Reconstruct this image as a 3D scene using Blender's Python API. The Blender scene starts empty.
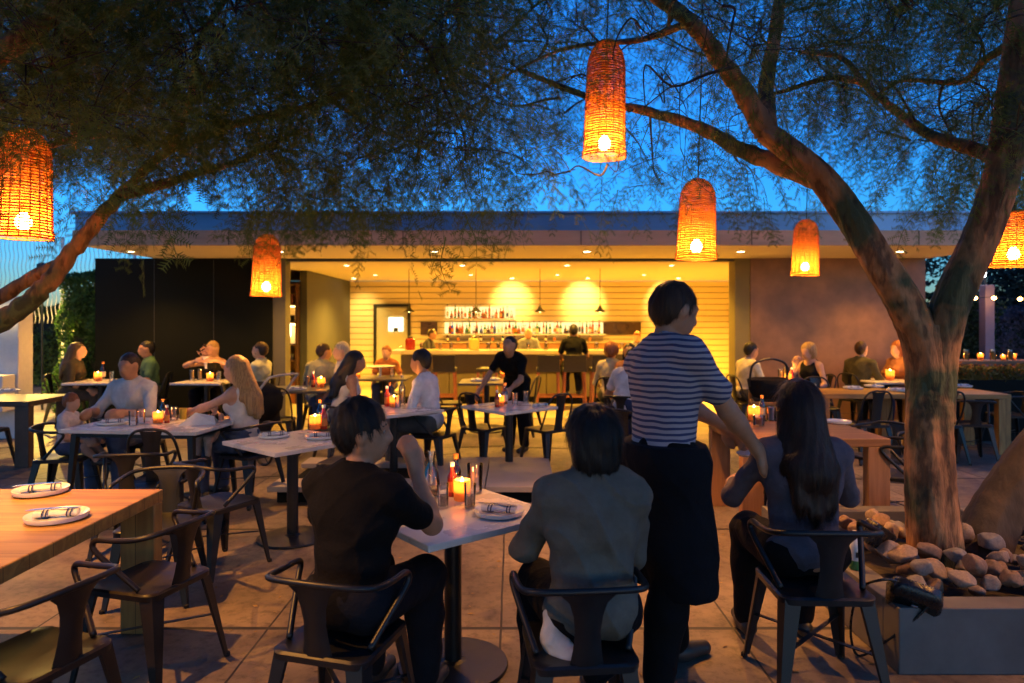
import bpy, math, random
import numpy as np
from mathutils import Vector, Matrix, Euler
random.seed(7); RNG = np.random.default_rng(7)
R = math.radians
SC = bpy.context.scene
COL = SC.collection
F, H, HY = 683.0, 1.67, 320.0      # focal length in pixels, eye height, horizon row of the photograph

def W(x, y, d): return Vector(((x-512)*d/F, d, H-(y-HY)*d/F))
def G(x, y, z=0.0):
    d = (H-z)*F/(y-HY); return Vector(((x-512)*d/F, d, z))

# ---------------------------------------------------------------- mesh builder
class MB:
    def __init__(s): s.v = []; s.f = []; s.n = 0
    def add(s, vs, fs):
        k = s.n
        for p in vs: s.v.append((p[0], p[1], p[2]))
        for f in fs: s.f.append(tuple(i+k for i in f))
        s.n += len(vs); return s
    def loft(s, rings, cap=True, closed=False):
        n = len(rings[0]); vs = [p for r in rings for p in r]; fs = []
        m = len(rings)
        for i in range(m if closed else m-1):
            a = i*n; b = ((i+1) % m)*n
            for j in range(n):
                j2 = (j+1) % n
                fs.append((a+j, a+j2, b+j2, b+j))
        if cap and not closed:
            fs.append(tuple(range(n-1, -1, -1))); fs.append(tuple((m-1)*n+j for j in range(n)))
        return s.add(vs, fs)
    def box(s, c, size, rz=0, rx=0, ry=0):
        M = Euler((rx, ry, rz)).to_matrix(); c = Vector(c); hx, hy, hz = size[0]/2, size[1]/2, size[2]/2
        P = [c+M@Vector((x*hx, y*hy, z*hz)) for z in (-1, 1) for x, y in ((-1, -1), (1, -1), (1, 1), (-1, 1))]
        return s.add(P, [(3, 2, 1, 0), (4, 5, 6, 7), (0, 1, 5, 4), (1, 2, 6, 5), (2, 3, 7, 6), (3, 0, 4, 7)])
    def bar(s, p0, s0, p1, s1, up=(0, 1, 0)):        # tapered rectangular bar; sizes (across, along up)
        p0, p1 = Vector(p0), Vector(p1); t = (p1-p0).normalized(); u = Vector(up)
        r = t.cross(u).normalized(); u = r.cross(t).normalized(); rings = []
        for p, (a, b) in ((p0, s0), (p1, s1)):
            rings.append([p+r*a/2*x+u*b/2*y for x, y in ((-1, -1), (1, -1), (1, 1), (-1, 1))])
        return s.loft(rings)
    def tube(s, path, r, n=8, closed=False):
        P = [Vector(p) for p in path]; m = len(P); rr = r if hasattr(r, '__len__') else [r]*m
        rings = []; ref = None
        for i in range(m):
            if closed: t = P[(i+1) % m]-P[i-1]
            else: t = P[min(i+1, m-1)]-P[max(i-1, 0)]
            t = t.normalized() if t.length > 1e-9 else Vector((0, 0, 1))
            if ref is None:
                ref = Vector((0, 0, 1)) if abs(t.z) < .9 else Vector((1, 0, 0))
            ref = (ref-t*ref.dot(t)); ref.normalize(); b = t.cross(ref)
            rings.append([P[i]+(ref*math.cos(a)+b*math.sin(a))*rr[i] for a in (2*math.pi*j/n for j in range(n))])
        return s.loft(rings, closed=closed)
    def lathe(s, prof, n=24, c=(0, 0, 0), cap=True, sx=1, sy=1):
        rings = [[(c[0]+r*math.cos(2*math.pi*j/n)*sx, c[1]+r*math.sin(2*math.pi*j/n)*sy, c[2]+z) for j in range(n)] for r, z in prof]
        return s.loft(rings, cap)
    def sq(s, prof, rc=.25, n=8, c=(0, 0, 0)):       # rounded-square lathe: prof = (half width x, half width y, z)
        rings = []
        for hx, hy, z in prof:
            q = min(hx, hy)*rc; ring = []
            for cx, cy, a0 in ((1, 1, 0), (-1, 1, 90), (-1, -1, 180), (1, -1, 270)):
                for k in range(n+1):
                    a = R(a0+90*k/n); ring.append((c[0]+cx*(hx-q)+q*math.cos(a), c[1]+cy*(hy-q)+q*math.sin(a), c[2]+z))
            rings.append(ring)
        return s.loft(rings)
    def build(s, name, mat, parent=None, smooth=35, bevel=0):
        me = bpy.data.meshes.new(name); me.from_pydata(s.v, [], s.f); me.update()
        return link_mesh(name, me, mat, parent, smooth, bevel)

def link_mesh(name, me, mat, parent=None, smooth=35, bevel=0):
    if mat: me.materials.append(mat)
    if smooth:
        me.polygons.foreach_set('use_smooth', [True]*len(me.polygons))
        if smooth < 180: me.set_sharp_from_angle(angle=R(smooth))
    o = bpy.data.objects.new(name, me); COL.objects.link(o)
    if parent: o.parent = parent
    if bevel:
        b = o.modifiers.new('edge', 'BEVEL'); b.width = bevel; b.segments = 2; b.limit_method = 'ANGLE'; b.angle_limit = R(40)
    return o
def np_mesh(name, V, Q):
    me = bpy.data.meshes.new(name); me.vertices.add(len(V)); me.vertices.foreach_set('co', np.asarray(V, np.float32).ravel())
    k = Q.shape[1]; me.loops.add(Q.size); me.loops.foreach_set('vertex_index', Q.astype(np.int32).ravel())
    me.polygons.add(len(Q)); me.polygons.foreach_set('loop_start', (np.arange(len(Q))*k).astype(np.int32))
    me.update(calc_edges=True); return me
def smooth_path(P, k=6):
    P = [Vector(p) for p in P]; out = []
    for i in range(len(P)-1):
        a = P[max(i-1, 0)]; b = P[i]; c = P[i+1]; d = P[min(i+2, len(P)-1)]
        for j in range(k):
            t = j/k; out.append(.5*((2*b)+(c-a)*t+(2*a-5*b+4*c-d)*t*t+(3*b-a-3*c+d)*t**3))
    out.append(P[-1]); return out
def lerp_list(L, m):
    L = list(L); return [L[min(int(t), len(L)-2)]*(1-(t-min(int(t), len(L)-2)))+L[min(int(t), len(L)-2)+1]*(t-min(int(t), len(L)-2)) for t in (i*(len(L)-1)/(m-1) for i in range(m))]

def tag(o, label, cat, group=None):
    o['label'] = label; o['category'] = cat
    if group: o['group'] = group
    return o
def thing(name, label, cat, loc=(0, 0, 0), rz=0, group=None):
    o = bpy.data.objects.new(name, None); o.empty_display_size = .1; COL.objects.link(o)
    o.location = loc; o.rotation_euler = (0, 0, rz); return tag(o, label, cat, group)
def setting(o): o['kind'] = 'structure'; return o
def copy_tree(o, parent=None):
    c = o.copy(); COL.objects.link(c)
    if parent: c.parent = parent
    for ch in KIDS(o): copy_tree(ch, c)
    return c
def KIDS(o): return [x for x in o.children]
_proto = {}
def place(kind, maker, label, loc, rz=0, scale=1, group=None, cat=None):
    """first use builds the thing, later uses copy it with its parts"""
    if kind not in _proto: o = maker(); _proto[kind] = o
    else: o = copy_tree(_proto[kind])
    o.location = loc; o.rotation_euler = (0, 0, rz)
    o.scale = (scale,)*3 if not hasattr(scale, '__len__') else scale
    o['label'] = label
    if group: o['group'] = group
    if cat: o['category'] = cat
    return o

# ---------------------------------------------------------------- materials
_m = {}
def nt(name):
    m = bpy.data.materials.new(name); m.use_nodes = True; n = m.node_tree; n.nodes.clear()
    out = n.nodes.new('ShaderNodeOutputMaterial'); return m, n, out
def N(n, t, **kw):
    x = n.nodes.new('ShaderNode'+t)
    for k, v in kw.items():
        if k in x.inputs: x.inputs[k].default_value = v
        else: setattr(x, k, v)
    return x
def noise_col(n, c, var, scale, co, stretch=(1, 1, 1), detail=5):
    mp = N(n, 'Mapping'); mp.inputs['Scale'].default_value = stretch; n.links.new(co, mp.inputs['Vector'])
    t = N(n, 'TexNoise'); t.inputs['Scale'].default_value = scale; t.inputs['Detail'].default_value = detail; t.inputs['Roughness'].default_value = .6
    n.links.new(mp.outputs[0], t.inputs['Vector'])
    r = N(n, 'ValToRGB'); r.color_ramp.elements[0].position = .3; r.color_ramp.elements[1].position = .72
    r.color_ramp.elements[0].color = (*[max(0, x*(1-var)) for x in c], 1); r.color_ramp.elements[1].color = (*[min(1, x*(1+var)) for x in c], 1)
    n.links.new(t.outputs['Fac'], r.inputs[0]); return t, r
def pm(name, c, rough=.6, var=.2, scale=8, bump=.15, metal=0, spec=.5, stretch=(1, 1, 1), transl=0, coat=0, bdist=.01):
    if name in _m: return _m[name]
    m, n, out = nt(name); b = N(n, 'BsdfPrincipled'); co = N(n, 'TexCoord').outputs['Object']
    t, r = noise_col(n, c, var, scale, co, stretch)
    n.links.new(r.outputs[0], b.inputs['Base Color'])
    mr = N(n, 'MapRange'); mr.inputs['To Min'].default_value = max(.02, rough-.12); mr.inputs['To Max'].default_value = min(1, rough+.12)
    n.links.new(t.outputs['Fac'], mr.inputs[0]); n.links.new(mr.outputs[0], b.inputs['Roughness'])
    b.inputs['Metallic'].default_value = metal; b.inputs['Specular IOR Level'].default_value = spec; b.inputs['Coat Weight'].default_value = coat
    if bump:
        bp = N(n, 'Bump'); bp.inputs['Strength'].default_value = bump; bp.inputs['Distance'].default_value = bdist
        n.links.new(t.outputs['Fac'], bp.inputs['Height']); n.links.new(bp.outputs[0], b.inputs['Normal'])
    if transl:
        tr = N(n, 'BsdfTranslucent'); n.links.new(r.outputs[0], tr.inputs[0]); mx = N(n, 'MixShader'); mx.inputs[0].default_value = transl
        n.links.new(b.outputs[0], mx.inputs[1]); n.links.new(tr.outputs[0], mx.inputs[2]); n.links.new(mx.outputs[0], out.inputs[0])
    else: n.links.new(b.outputs[0], out.inputs[0])
    _m[name] = m; return m
def emit(name, c, s):
    if name in _m: return _m[name]
    m, n, out = nt(name); e = N(n, 'Emission'); e.inputs[0].default_value = (*c, 1); e.inputs[1].default_value = s
    n.links.new(e.outputs[0], out.inputs[0]); _m[name] = m; return m
def glass(name, c=(1, 1, 1), alpha=.75, rough=.03):
    if name in _m: return _m[name]
    m, n, out = nt(name); tr = N(n, 'BsdfTransparent'); tr.inputs[0].default_value = (*c, 1)
    g = N(n, 'BsdfGlossy'); g.inputs[0].default_value = (.9, .9, .9, 1); g.inputs['Roughness'].default_value = rough
    fr = N(n, 'Fresnel'); fr.inputs[0].default_value = 1.5; mth = N(n, 'Math', operation='ADD'); mth.inputs[1].default_value = (1-alpha)*.4
    n.links.new(fr.outputs[0], mth.inputs[0]); mx = N(n, 'MixShader'); n.links.new(mth.outputs[0], mx.inputs[0])
    n.links.new(tr.outputs[0], mx.inputs[1]); n.links.new(g.outputs[0], mx.inputs[2]); n.links.new(mx.outputs[0], out.inputs[0]); _m[name] = m; return m

M_BLACK = pm('black painted steel', (.007, .008, .010), .42, .35, 14, .05, .0, .5)
M_GUN = pm('dark gunmetal steel', (.018, .013, .011), .40, .35, 10, .05, .15, .45)
M_MARBLE = pm('pale marble', (.62, .60, .58), .28, .12, 5, .01, 0, .5)
def wood(name, c, c2, ax=0, rough=.5, coat=0):
    if name in _m: return _m[name]
    m, n, out = nt(name); b = N(n, 'BsdfPrincipled'); co = N(n, 'TexCoord').outputs['Object']
    st = [7, 7, 7]; st[ax] = .7; mp = N(n, 'Mapping'); mp.inputs['Scale'].default_value = st; n.links.new(co, mp.inputs['Vector'])
    t = N(n, 'TexNoise'); t.inputs['Scale'].default_value = 2.2; t.inputs['Detail'].default_value = 8; t.inputs['Distortion'].default_value = 1.2
    n.links.new(mp.outputs[0], t.inputs['Vector']); r = N(n, 'ValToRGB'); r.color_ramp.elements[0].position = .32; r.color_ramp.elements[1].position = .68
    r.color_ramp.elements[0].color = (*c2, 1); r.color_ramp.elements[1].color = (*c, 1); n.links.new(t.outputs['Fac'], r.inputs[0])
    # board joints across the grain
    sp = N(n, 'SeparateXYZ'); n.links.new(co, sp.inputs[0]); k = 1 if ax == 0 else 0
    md = N(n, 'Math', operation='PINGPONG'); md.inputs[1].default_value = .07; n.links.new(sp.outputs[k], md.inputs[0])
    lt = N(n, 'Math', operation='GREATER_THAN'); lt.inputs[1].default_value = .0018; n.links.new(md.outputs[0], lt.inputs[0])
    mx = N(n, 'MixRGB'); mx.inputs[1].default_value = (*[x*.35 for x in c2], 1); n.links.new(lt.outputs[0], mx.inputs[0]); n.links.new(r.outputs[0], mx.inputs[2])
    n.links.new(mx.outputs[0], b.inputs['Base Color']); b.inputs['Roughness'].default_value = rough; b.inputs['Coat Weight'].default_value = coat
    bp = N(n, 'Bump'); bp.inputs['Strength'].default_value = .15; bp.inputs['Distance'].default_value = .004; n.links.new(t.outputs['Fac'], bp.inputs['Height']); n.links.new(bp.outputs[0], b.inputs['Normal'])
    n.links.new(b.outputs[0], out.inputs[0]); _m[name] = m; return m
M_WOODY = wood('honey oak along y', (.40, .215, .052), (.23, .11, .025), 1)
M_WOODX = wood('honey oak along x', (.40, .215, .052), (.23, .11, .025), 0)
M_WOODR = wood('reddish oak', (.30, .14, .05), (.17, .075, .027), 0)
M_WOODZ = wood('upright oak', (.38, .205, .052), (.22, .105, .025), 2)
# ---------------------------------------------------------------- bodies: smooth fields of bone-shaped primitives, surfaced into one skin
def surface_nets(D, org, vox):
    ins = D < 0
    c = ins[:-1, :-1, :-1].astype(np.int8)*0
    nx, ny, nz = D.shape
    offs = [(i, j, k) for i in (0, 1) for j in (0, 1) for k in (0, 1)]
    for i, j, k in offs: c = c+ins[i:nx-1+i, j:ny-1+j, k:nz-1+k]
    act = (c > 0) & (c < 8); I = np.argwhere(act)
    idx = -np.ones(act.shape, np.int64); idx[tuple(I.T)] = np.arange(len(I))
    val = np.stack([D[I[:, 0]+o[0], I[:, 1]+o[1], I[:, 2]+o[2]] for o in offs], 1)
    P = np.zeros((len(I), 3)); cnt = np.zeros(len(I))
    for a in range(8):
        for b in range(a+1, 8):
            oa, ob = np.array(offs[a]), np.array(offs[b])
            if abs(oa-ob).sum() != 1: continue
            va, vb = val[:, a], val[:, b]; m = (va < 0) != (vb < 0)
            t = np.where(m, va/np.where(m, va-vb, 1), 0)
            P += np.where(m[:, None], oa+(ob-oa)*t[:, None], 0); cnt += m
    V = (I+P/cnt[:, None])*vox+org
    Q = []
    for ax in range(3):
        s0 = [slice(None)]*3; s1 = [slice(None)]*3; s0[ax] = slice(0, -1); s1[ax] = slice(1, None)
        a = ins[tuple(s0)]; b = ins[tuple(s1)]; e = np.argwhere(a != b)
        u, v = [(1, 2), (2, 0), (0, 1)][ax]
        ok = (e[:, u] > 0) & (e[:, v] > 0) & (e[:, u] < D.shape[u]-1) & (e[:, v] < D.shape[v]-1); e = e[ok]
        if not len(e): continue
        fl = a[tuple(e.T)]
        def cell(du, dv):
            q = e.copy(); q[:, u] += du; q[:, v] += dv; return idx[tuple(q.T)]
        q = np.stack([cell(-1, -1), cell(0, -1), cell(0, 0), cell(-1, 0)], 1)
        q[~fl] = q[~fl][:, ::-1]; Q.append(q)
    return V, np.concatenate(Q)
def rc(a, b, ra, rb): return ('c', np.array(a, float), np.array(b, float), ra, rb)
def el(c, r, M=None): return ('e', np.array(c, float), np.array(r, float), np.eye(3) if M is None else np.array(M, float))
def grow(p, k):
    if p[0] == 'c': return ('c', p[1], p[2], p[3]+k, p[4]+k)
    return ('e', p[1], p[2]+k, p[3])
def prim_box(p):
    if p[0] == 'c': return np.minimum(p[1]-p[3], p[2]-p[4]), np.maximum(p[1]+p[3], p[2]+p[4])
    r = p[2].max(); return p[1]-r, p[1]+r
def field_mesh(prims, vox, k=.012, cuts=(), sub=(), wob=0, wf=30, seed=0, strands=False):
    lo = np.min([prim_box(p)[0] for p in prims], 0)-3*vox-.01; hi = np.max([prim_box(p)[1] for p in prims], 0)+3*vox+.01
    n = np.ceil((hi-lo)/vox).astype(int)+1; ax = [lo[i]+np.arange(n[i])*vox for i in range(3)]
    S = np.zeros(n)
    def dist(p, X, Y, Z):
        if p[0] == 'c':
            a, b = p[1], p[2]; ab = b-a; L = ab@ab+1e-12
            t = np.clip(((X-a[0])*ab[0]+(Y-a[1])*ab[1]+(Z-a[2])*ab[2])/L, 0, 1)
            return np.sqrt((X-a[0]-t*ab[0])**2+(Y-a[1]-t*ab[1])**2+(Z-a[2]-t*ab[2])**2)-(p[3]+(p[4]-p[3])*t)
        Mx = p[3].T; q = [Mx[i, 0]*(X-p[1][0])+Mx[i, 1]*(Y-p[1][1])+Mx[i, 2]*(Z-p[1][2]) for i in range(3)]
        k0 = np.sqrt(sum((q[i]/p[2][i])**2 for i in range(3))); k1 = np.sqrt(sum((q[i]/p[2][i]**2)**2 for i in range(3)))+1e-9
        return k0*(k0-1)/k1
    for p in prims:
        b0, b1 = prim_box(p); mg = 5*k+2*vox
        i0 = np.maximum(((b0-mg-lo)/vox).astype(int), 0); i1 = np.minimum(((b1+mg-lo)/vox).astype(int)+2, n)
        X = ax[0][i0[0]:i1[0], None, None]; Y = ax[1][None, i0[1]:i1[1], None]; Z = ax[2][None, None, i0[2]:i1[2]]
        kk = min(k, (min(p[3], p[4]) if p[0] == 'c' else p[2].min())*.45)
        S[i0[0]:i1[0], i0[1]:i1[1], i0[2]:i1[2]] += np.exp(np.clip(-dist(p, X, Y, Z)/kk, -60, 60)*(kk/k))
    D = -k*np.log(S+1e-12)
    X = ax[0][:, None, None]; Y = ax[1][None, :, None]; Z = ax[2][None, None, :]
    if strands:
        q = seed*1.7
        D = D+strands*(.5*np.sin(150*X+5*np.sin(9*Z+q))+.5*np.sin(120*Y+6*np.sin(8*Z+14*X+q))+.9*np.sin(31*X+13*Z+q)*np.sin(27*Y-11*Z))
    if wob:
        q = seed*1.7
        D = D-wob*1.5*(1-np.abs(np.sin(.42*wf*Z+2.2*np.sin(9*X+q)+1.5*np.sin(11*Y)+5*X)))**3-wob*.9*(1-np.abs(np.sin(.6*wf*X-8*Z+2*np.sin(7*Z+q))))**4
        D = D+wob*(np.sin(wf*X+9*Z+q)*np.sin(wf*.7*Y-wf*.5*Z+q)+.6*np.sin(wf*1.7*Z+wf*.6*X+2*q)*np.sin(wf*1.1*X+wf*.9*Y))
    for s_ in sub: D = np.maximum(D, -dist(s_, X, Y, Z))
    for c in cuts: D = np.maximum(D, c(X, Y, Z))
    return surface_nets(D, lo, vox)
def ik(s, w, a, b, pole):
    s, w = Vector(s), Vector(w); d = w-s; L = d.length
    if L > (a+b)*.995: w = s+d*((a+b)*.995/L); d = w-s; L = d.length
    if L < abs(a-b)+.03: L = abs(a-b)+.03
    t = d.normalized(); x = (a*a-b*b+L*L)/(2*L); h = math.sqrt(max(a*a-x*x, 0))
    pv = Vector(pole); pv = (pv-t*pv.dot(t)).normalized()
    return s+t*x+pv*h, w
def hand_prims(w, hd, hn, side, curl=.5, sc=1.0):
    """wrist, finger direction, palm normal (the side the fingers curl to); thumb on the inner side"""
    w = Vector(w); hd = Vector(hd).normalized(); hn = Vector(hn); hn = (hn-hd*hn.dot(hd)).normalized(); ac = hd.cross(hn)*side
    P = []; pl = .085*sc
    for i, u in enumerate((-.030, -.010, .010, .030)):
        P.append(rc(w+ac*u*.55*sc, w+hd*pl+ac*u*sc, .0155*sc, .0125*sc))
        ln = (.072, .080, .074, .058)[i]*sc; r0 = (.0095, .0098, .0094, .0082)[i]*sc
        p = w+hd*pl+ac*u*sc; a = 0
        for j, fr in enumerate((.45, .32, .23)):
            a += curl*(.55+.25*j)+.06*i
            q = p+(hd*math.cos(a)+hn*math.sin(a))*ln*fr*1.05; P.append(rc(p, q, r0*(1-.07*j), r0*(.93-.07*j))); p = q
    b = w+hd*.022*sc-ac*.022*sc; m1 = b+(hd*.55-ac*.75+hn*.35).normalized()*.042*sc; m2 = m1+(hd*.85-ac*.35+hn*.35).normalized()*.034*sc; m3 = m2+(hd*.95+hn*.3).normalized()*.026*sc
    P += [rc(b, m1, .015*sc, .0125*sc), rc(m1, m2, .0118*sc, .0105*sc), rc(m2, m3, .0105*sc, .009*sc)]
    return P
def skin_mat(name, c): return pm('skin '+name, c, .5, .12, 22, .05, 0, .4)
def cloth(name, c, var=.22, scale=9, bump=.7): return pm('cloth '+name, c, .9, var, scale, bump, 0, .15, bdist=.02)
def hair_mat(name, c): return pm('hair '+name, c, .5, .45, 90, .8, 0, .35, stretch=(1, 1, .05), bdist=.004)
SK = {'fair': (.50, .29, .20), 'tan': (.40, .21, .125), 'brown': (.27, .13, .075)}
HC = {'black': (.012, .010, .009), 'brown': (.045, .024, .013), 'blond': (.34, .21, .09), 'red': (.26, .085, .03), 'grey': (.32, .29, .26), 'auburn': (.032, .014, .009)}

def strand_mesh(V, Q, style, hp, par, mat, seed, tp):
    """thousands of fine ribbons lying on the hair mass so that its surface and outline read as strands"""
    g = np.random.default_rng(seed); A = V[Q]; Nn = np.cross(A[:, 2]-A[:, 0], A[:, 3]-A[:, 1]); Nn /= np.linalg.norm(Nn, axis=1)[:, None]+1e-9; C = A.mean(1)
    cen = hp(0, -.02, .11)
    if np.mean(np.sum(Nn*(C-cen), 1)) < 0: Nn = -Nn
    n_ = {'long': 7000, 'bob': 6000}.get(style, 4200); I = g.integers(0, len(C), n_); p = C[I]+Nn[I]*.001; nn = Nn[I]; crownp = hp(0, -.06, .235)
    L = {'long': .10, 'bob': .07}.get(style, .030)*g.uniform(.6, 1.3, n_); k = 5; fly = g.uniform(size=n_) < .06
    out = []; prev = None; w0 = .0011
    for s in range(k+1):
        d = (p-crownp); down = np.tile([0, 0, -1.], (n_, 1)) if style in ('long', 'bob') else np.zeros((n_, 3)); d = d/(np.linalg.norm(d, axis=1)[:, None]+1e-6)*(.5 if style in ('long', 'bob') else 1)+down+g.normal(0, .10, (n_, 3))
        d -= nn*np.sum(d*nn, 1)[:, None]*.9; d += nn*(np.where(fly, .32, .05))[:, None]; d /= np.linalg.norm(d, axis=1)[:, None]+1e-9
        sd_ = np.cross(d, nn); sd_ /= np.linalg.norm(sd_, axis=1)[:, None]+1e-9; w = w0*(1-s/(k+.3)); cur = (p-sd_*w, p+sd_*w)
        if prev is not None: out.append(np.stack([prev[0], cur[0], cur[1], prev[1]], 1))
        prev = cur; p = p+d*(L/k)[:, None]; q = p-cen; nn = nn*.7+.3*q/np.linalg.norm(q, axis=1)[:, None]; nn /= np.linalg.norm(nn, axis=1)[:, None]
    P = np.concatenate(out).reshape(-1, 3); link_mesh('hair_strands', np_mesh('hair_strands', P, np.arange(len(P)).reshape(-1, 4)), mat, par, 0)
def person(label, loc, rz, pose='sit', sc=1.0, female=False, seat=.46, lean=(.08, 0), head=(0, 0, 0), lh=None, rh=None, lp=None, rp=None,
           hair='short', hc='brown', skin='fair', top='white', topc=(.6, .6, .6), sleeve='short', bottom='jeans', botc=(.05, .07, .12), legs='long',
           vox=.017, shoes=(.03, .03, .03), beard=False, curl=.5, topmat=None, twist=0, group='people dining on the patio', kx=.13, feet=None, knees=None, hd=None, eyes=True, apron=None, wide=1.0, thick=0, tail=False):
    root = thing('person', label, 'person', loc, rz, group); root.scale = (sc,)*3
    sw = (.88 if female else 1.0)*wide
    PZ = seat+.105 if pose == 'sit' else .95
    pv = Vector((0, 0, PZ))
    T = Matrix.Rotation(-lean[0], 3, 'X') @ Matrix.Rotation(lean[1], 3, 'Y') @ Matrix.Rotation(twist, 3, 'Z')
    tp = lambda x, y, z: np.array(pv+T@Vector((x, y, z)))
    Tn = np.array(T)
    torso = [el(tp(0, -.01, .02), (.168*(1.04 if female else .97), .125, .115), Tn), el(tp(0, 0, .17), (.138*sw, .102, .15), Tn),
             el(tp(0, .002, .34), (.168*sw, .112, .165), Tn), rc(tp(-.145*sw, -.008, .435), tp(.145*sw, -.008, .435), .058, .058),
             rc(tp(-.10*sw, -.015, .455), tp(0, -.012, .505), .045, .045), rc(tp(.10*sw, -.015, .455), tp(0, -.012, .505), .045, .045),
             el(tp(0, -.045, .36), (.13*sw, .06, .13), Tn)]
    if female: torso += [el(tp(.062, .085, .325), (.058, .05, .06), Tn), el(tp(-.062, .085, .325), (.058, .05, .06), Tn)]
    neck = rc(tp(0, -.018, .46), tp(0, .008, .575), .056 if not female else .048, .052 if not female else .045)
    # head
    ho = pv+T@Vector((0, .012, .555)); HM = Matrix.Rotation(head[0], 3, 'Z') @ Matrix.Rotation(head[1], 3, 'X') @ Matrix.Rotation(head[2], 3, 'Y'); Hn = np.array(HM)
    hp = lambda x, y, z: np.array(ho+HM@Vector((x, y, z)))
    hd_p = [el(hp(0, -.012, .128), (.074, .094, .092), Hn), el(hp(0, .028, .085), (.058, .062, .082), Hn), rc(hp(0, .052, .026), hp(0, .0, .06), .030, .055),
            rc(hp(-.045, .0, .045), hp(0, .05, .022), .024, .022), rc(hp(.045, .0, .045), hp(0, .05, .022), .024, .022),
            rc(hp(0, .086, .122), hp(0, .106, .084), .008, .0125), rc(hp(-.012, .094, .080), hp(.012, .094, .080), .009, .009),
            rc(hp(-.016, .083, .052), hp(.016, .083, .052), .009, .009), rc(hp(-.014, .080, .041), hp(.014, .080, .041), .009, .009),
            rc(hp(-.036, .076, .136), hp(.036, .076, .136), .010, .010),
            el(hp(.076, -.004, .098), (.011, .021, .031), Hn), el(hp(-.076, -.004, .098), (.011, .021, .031), Hn)]
    # arms
    arms = {}; limb_skin = []; sleeves = []
    for s, tgt, pole in ((-1, lh, lp), (1, rh, rp)):
        sh = Vector(tp(s*.178*sw, -.005, .425))
        if tgt is None: tgt = (s*.20, .34, seat+.17) if pose == 'sit' else (s*.27, .10, .80)
        if pole is None: pole = (s*.6, -.5, -.7)
        e, w = ik(sh, tgt, .285, .25, pole)
        arms[s] = (sh, e, w)
        f = 1 if not female else .85
        limb_skin += [rc(sh, e, .050*f, .040*f), rc(e, e.lerp(w, .35), .041*f, .040*f), rc(e.lerp(w, .3), w, .040*f, .026*f)]
        d = (w-e).normalized(); hdir = Vector(hd[s]) if hd and s in hd else d*.8+Vector((0, .2, -.1))
        hn_ = Vector((-s*.6, .0, -.8)) if abs(hdir.normalized().z) < .75 else Vector((-s*.9, .35, 0))
        limb_skin += hand_prims(w, hdir, hn_, s, curl, 1.0 if not female else .93)
        if sleeve == 'short': sleeves += [rc(sh, sh.lerp(e, .62), .060*f, .060*f)]
        elif sleeve == 'long': sleeves += [rc(sh, e, .060*f, .049*f), rc(e, e.lerp(w, .93), .050*f, .036*f)]
        elif sleeve == 'rolled': sleeves += [rc(sh, e, .060*f, .050*f), rc(e, e.lerp(w, .22), .050*f, .048*f)]
    # legs
    leg = []; trous = [torso[0]]; sho = []
    for s in (-1, 1):
        hip = Vector((s*.088, .01, PZ-.01))
        if pose == 'sit':
            kn = Vector((s*kx, .42, seat+.075)); an = Vector((s*(kx+.01), .40, .10))
            if feet: an = Vector(feet[s])
            if knees: kn = Vector(knees[s])
        else:
            an = Vector(feet[s]) if feet else Vector((s*.11, .0, .09)); kn = Vector(knees[s]) if knees else hip.lerp(an, .5)+Vector((0, .03, 0))
        leg += [rc(hip, kn, .086, .060), rc(kn, kn.lerp(an, .35)+Vector((0, -.012, 0)), .058, .056), rc(kn.lerp(an, .3)+Vector((0, -.01, 0)), an, .056, .038)]
        fw = Vector((0, 1, 0)) if not (feet and len(feet[s]) > 3) else Vector((math.sin(feet[s][3]), math.cos(feet[s][3]), 0))
        an = Vector(an[:3]); zf = an.z-.055
        leg += [rc(an, (an.x, an.y, zf+.01), .036, .034), rc(Vector((an.x, an.y, zf))-fw*.03, Vector((an.x, an.y, zf-.008))+fw*.14, .033, .026)]
        sho += [rc(Vector((an.x, an.y, zf+.004))-fw*.035, Vector((an.x, an.y, zf-.004))+fw*.06, .042, .042), rc(Vector((an.x, an.y, zf))+fw*.05, Vector((an.x, an.y, zf-.006))+fw*.165, .042, .034)]
        t = {'long': .95, 'short': 0, 'skirt': 0}[legs]
        if legs == 'long': trous += [grow(p, .012) for p in leg[-5:-2]]
        trous += [rc(hip, kn if legs != 'short' else hip.lerp(kn, .85), .098, .072 if legs != 'short' else .085)]
        if t: trous += [rc(kn+Vector((0, -.006, 0)), kn.lerp(an, .4)+Vector((0, -.01, 0)), .074, .070), rc(kn.lerp(an, .4)+Vector((0, -.01, 0)), kn.lerp(an, t), .070, .056)]
    if legs == 'skirt': trous += [rc((-.08, .30, seat+.09), (.08, .30, seat+.09), .085, .085)]
    allp = torso+[neck]+hd_p+limb_skin+leg
    V, Q = field_mesh(allp, vox, .009 if vox < .01 else .012)
    link_mesh('body', np_mesh('body', V, Q), skin_mat(skin, SK[skin]), root, 180)
    sd = (hash(label) if False else sum(map(ord, label))) % 17
    # clothes
    tcut = (pv.z-.10 if not thick else pv.z-.13) if pose == 'sit' else .80
    up = torso[1:]+[grow(torso[0], -.012)]
    V, Q = field_mesh([grow(p, .016+thick) for p in up]+[grow(p, thick) for p in sleeves], vox, .012, cuts=[lambda X, Y, Z: tcut-Z+0*X+0*Y], wob=.0045+thick*.4, wf=26, seed=sd,
                      sub=[rc(neck[1]+(neck[2]-neck[1])*.45, neck[2], .058, .07)])
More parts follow.
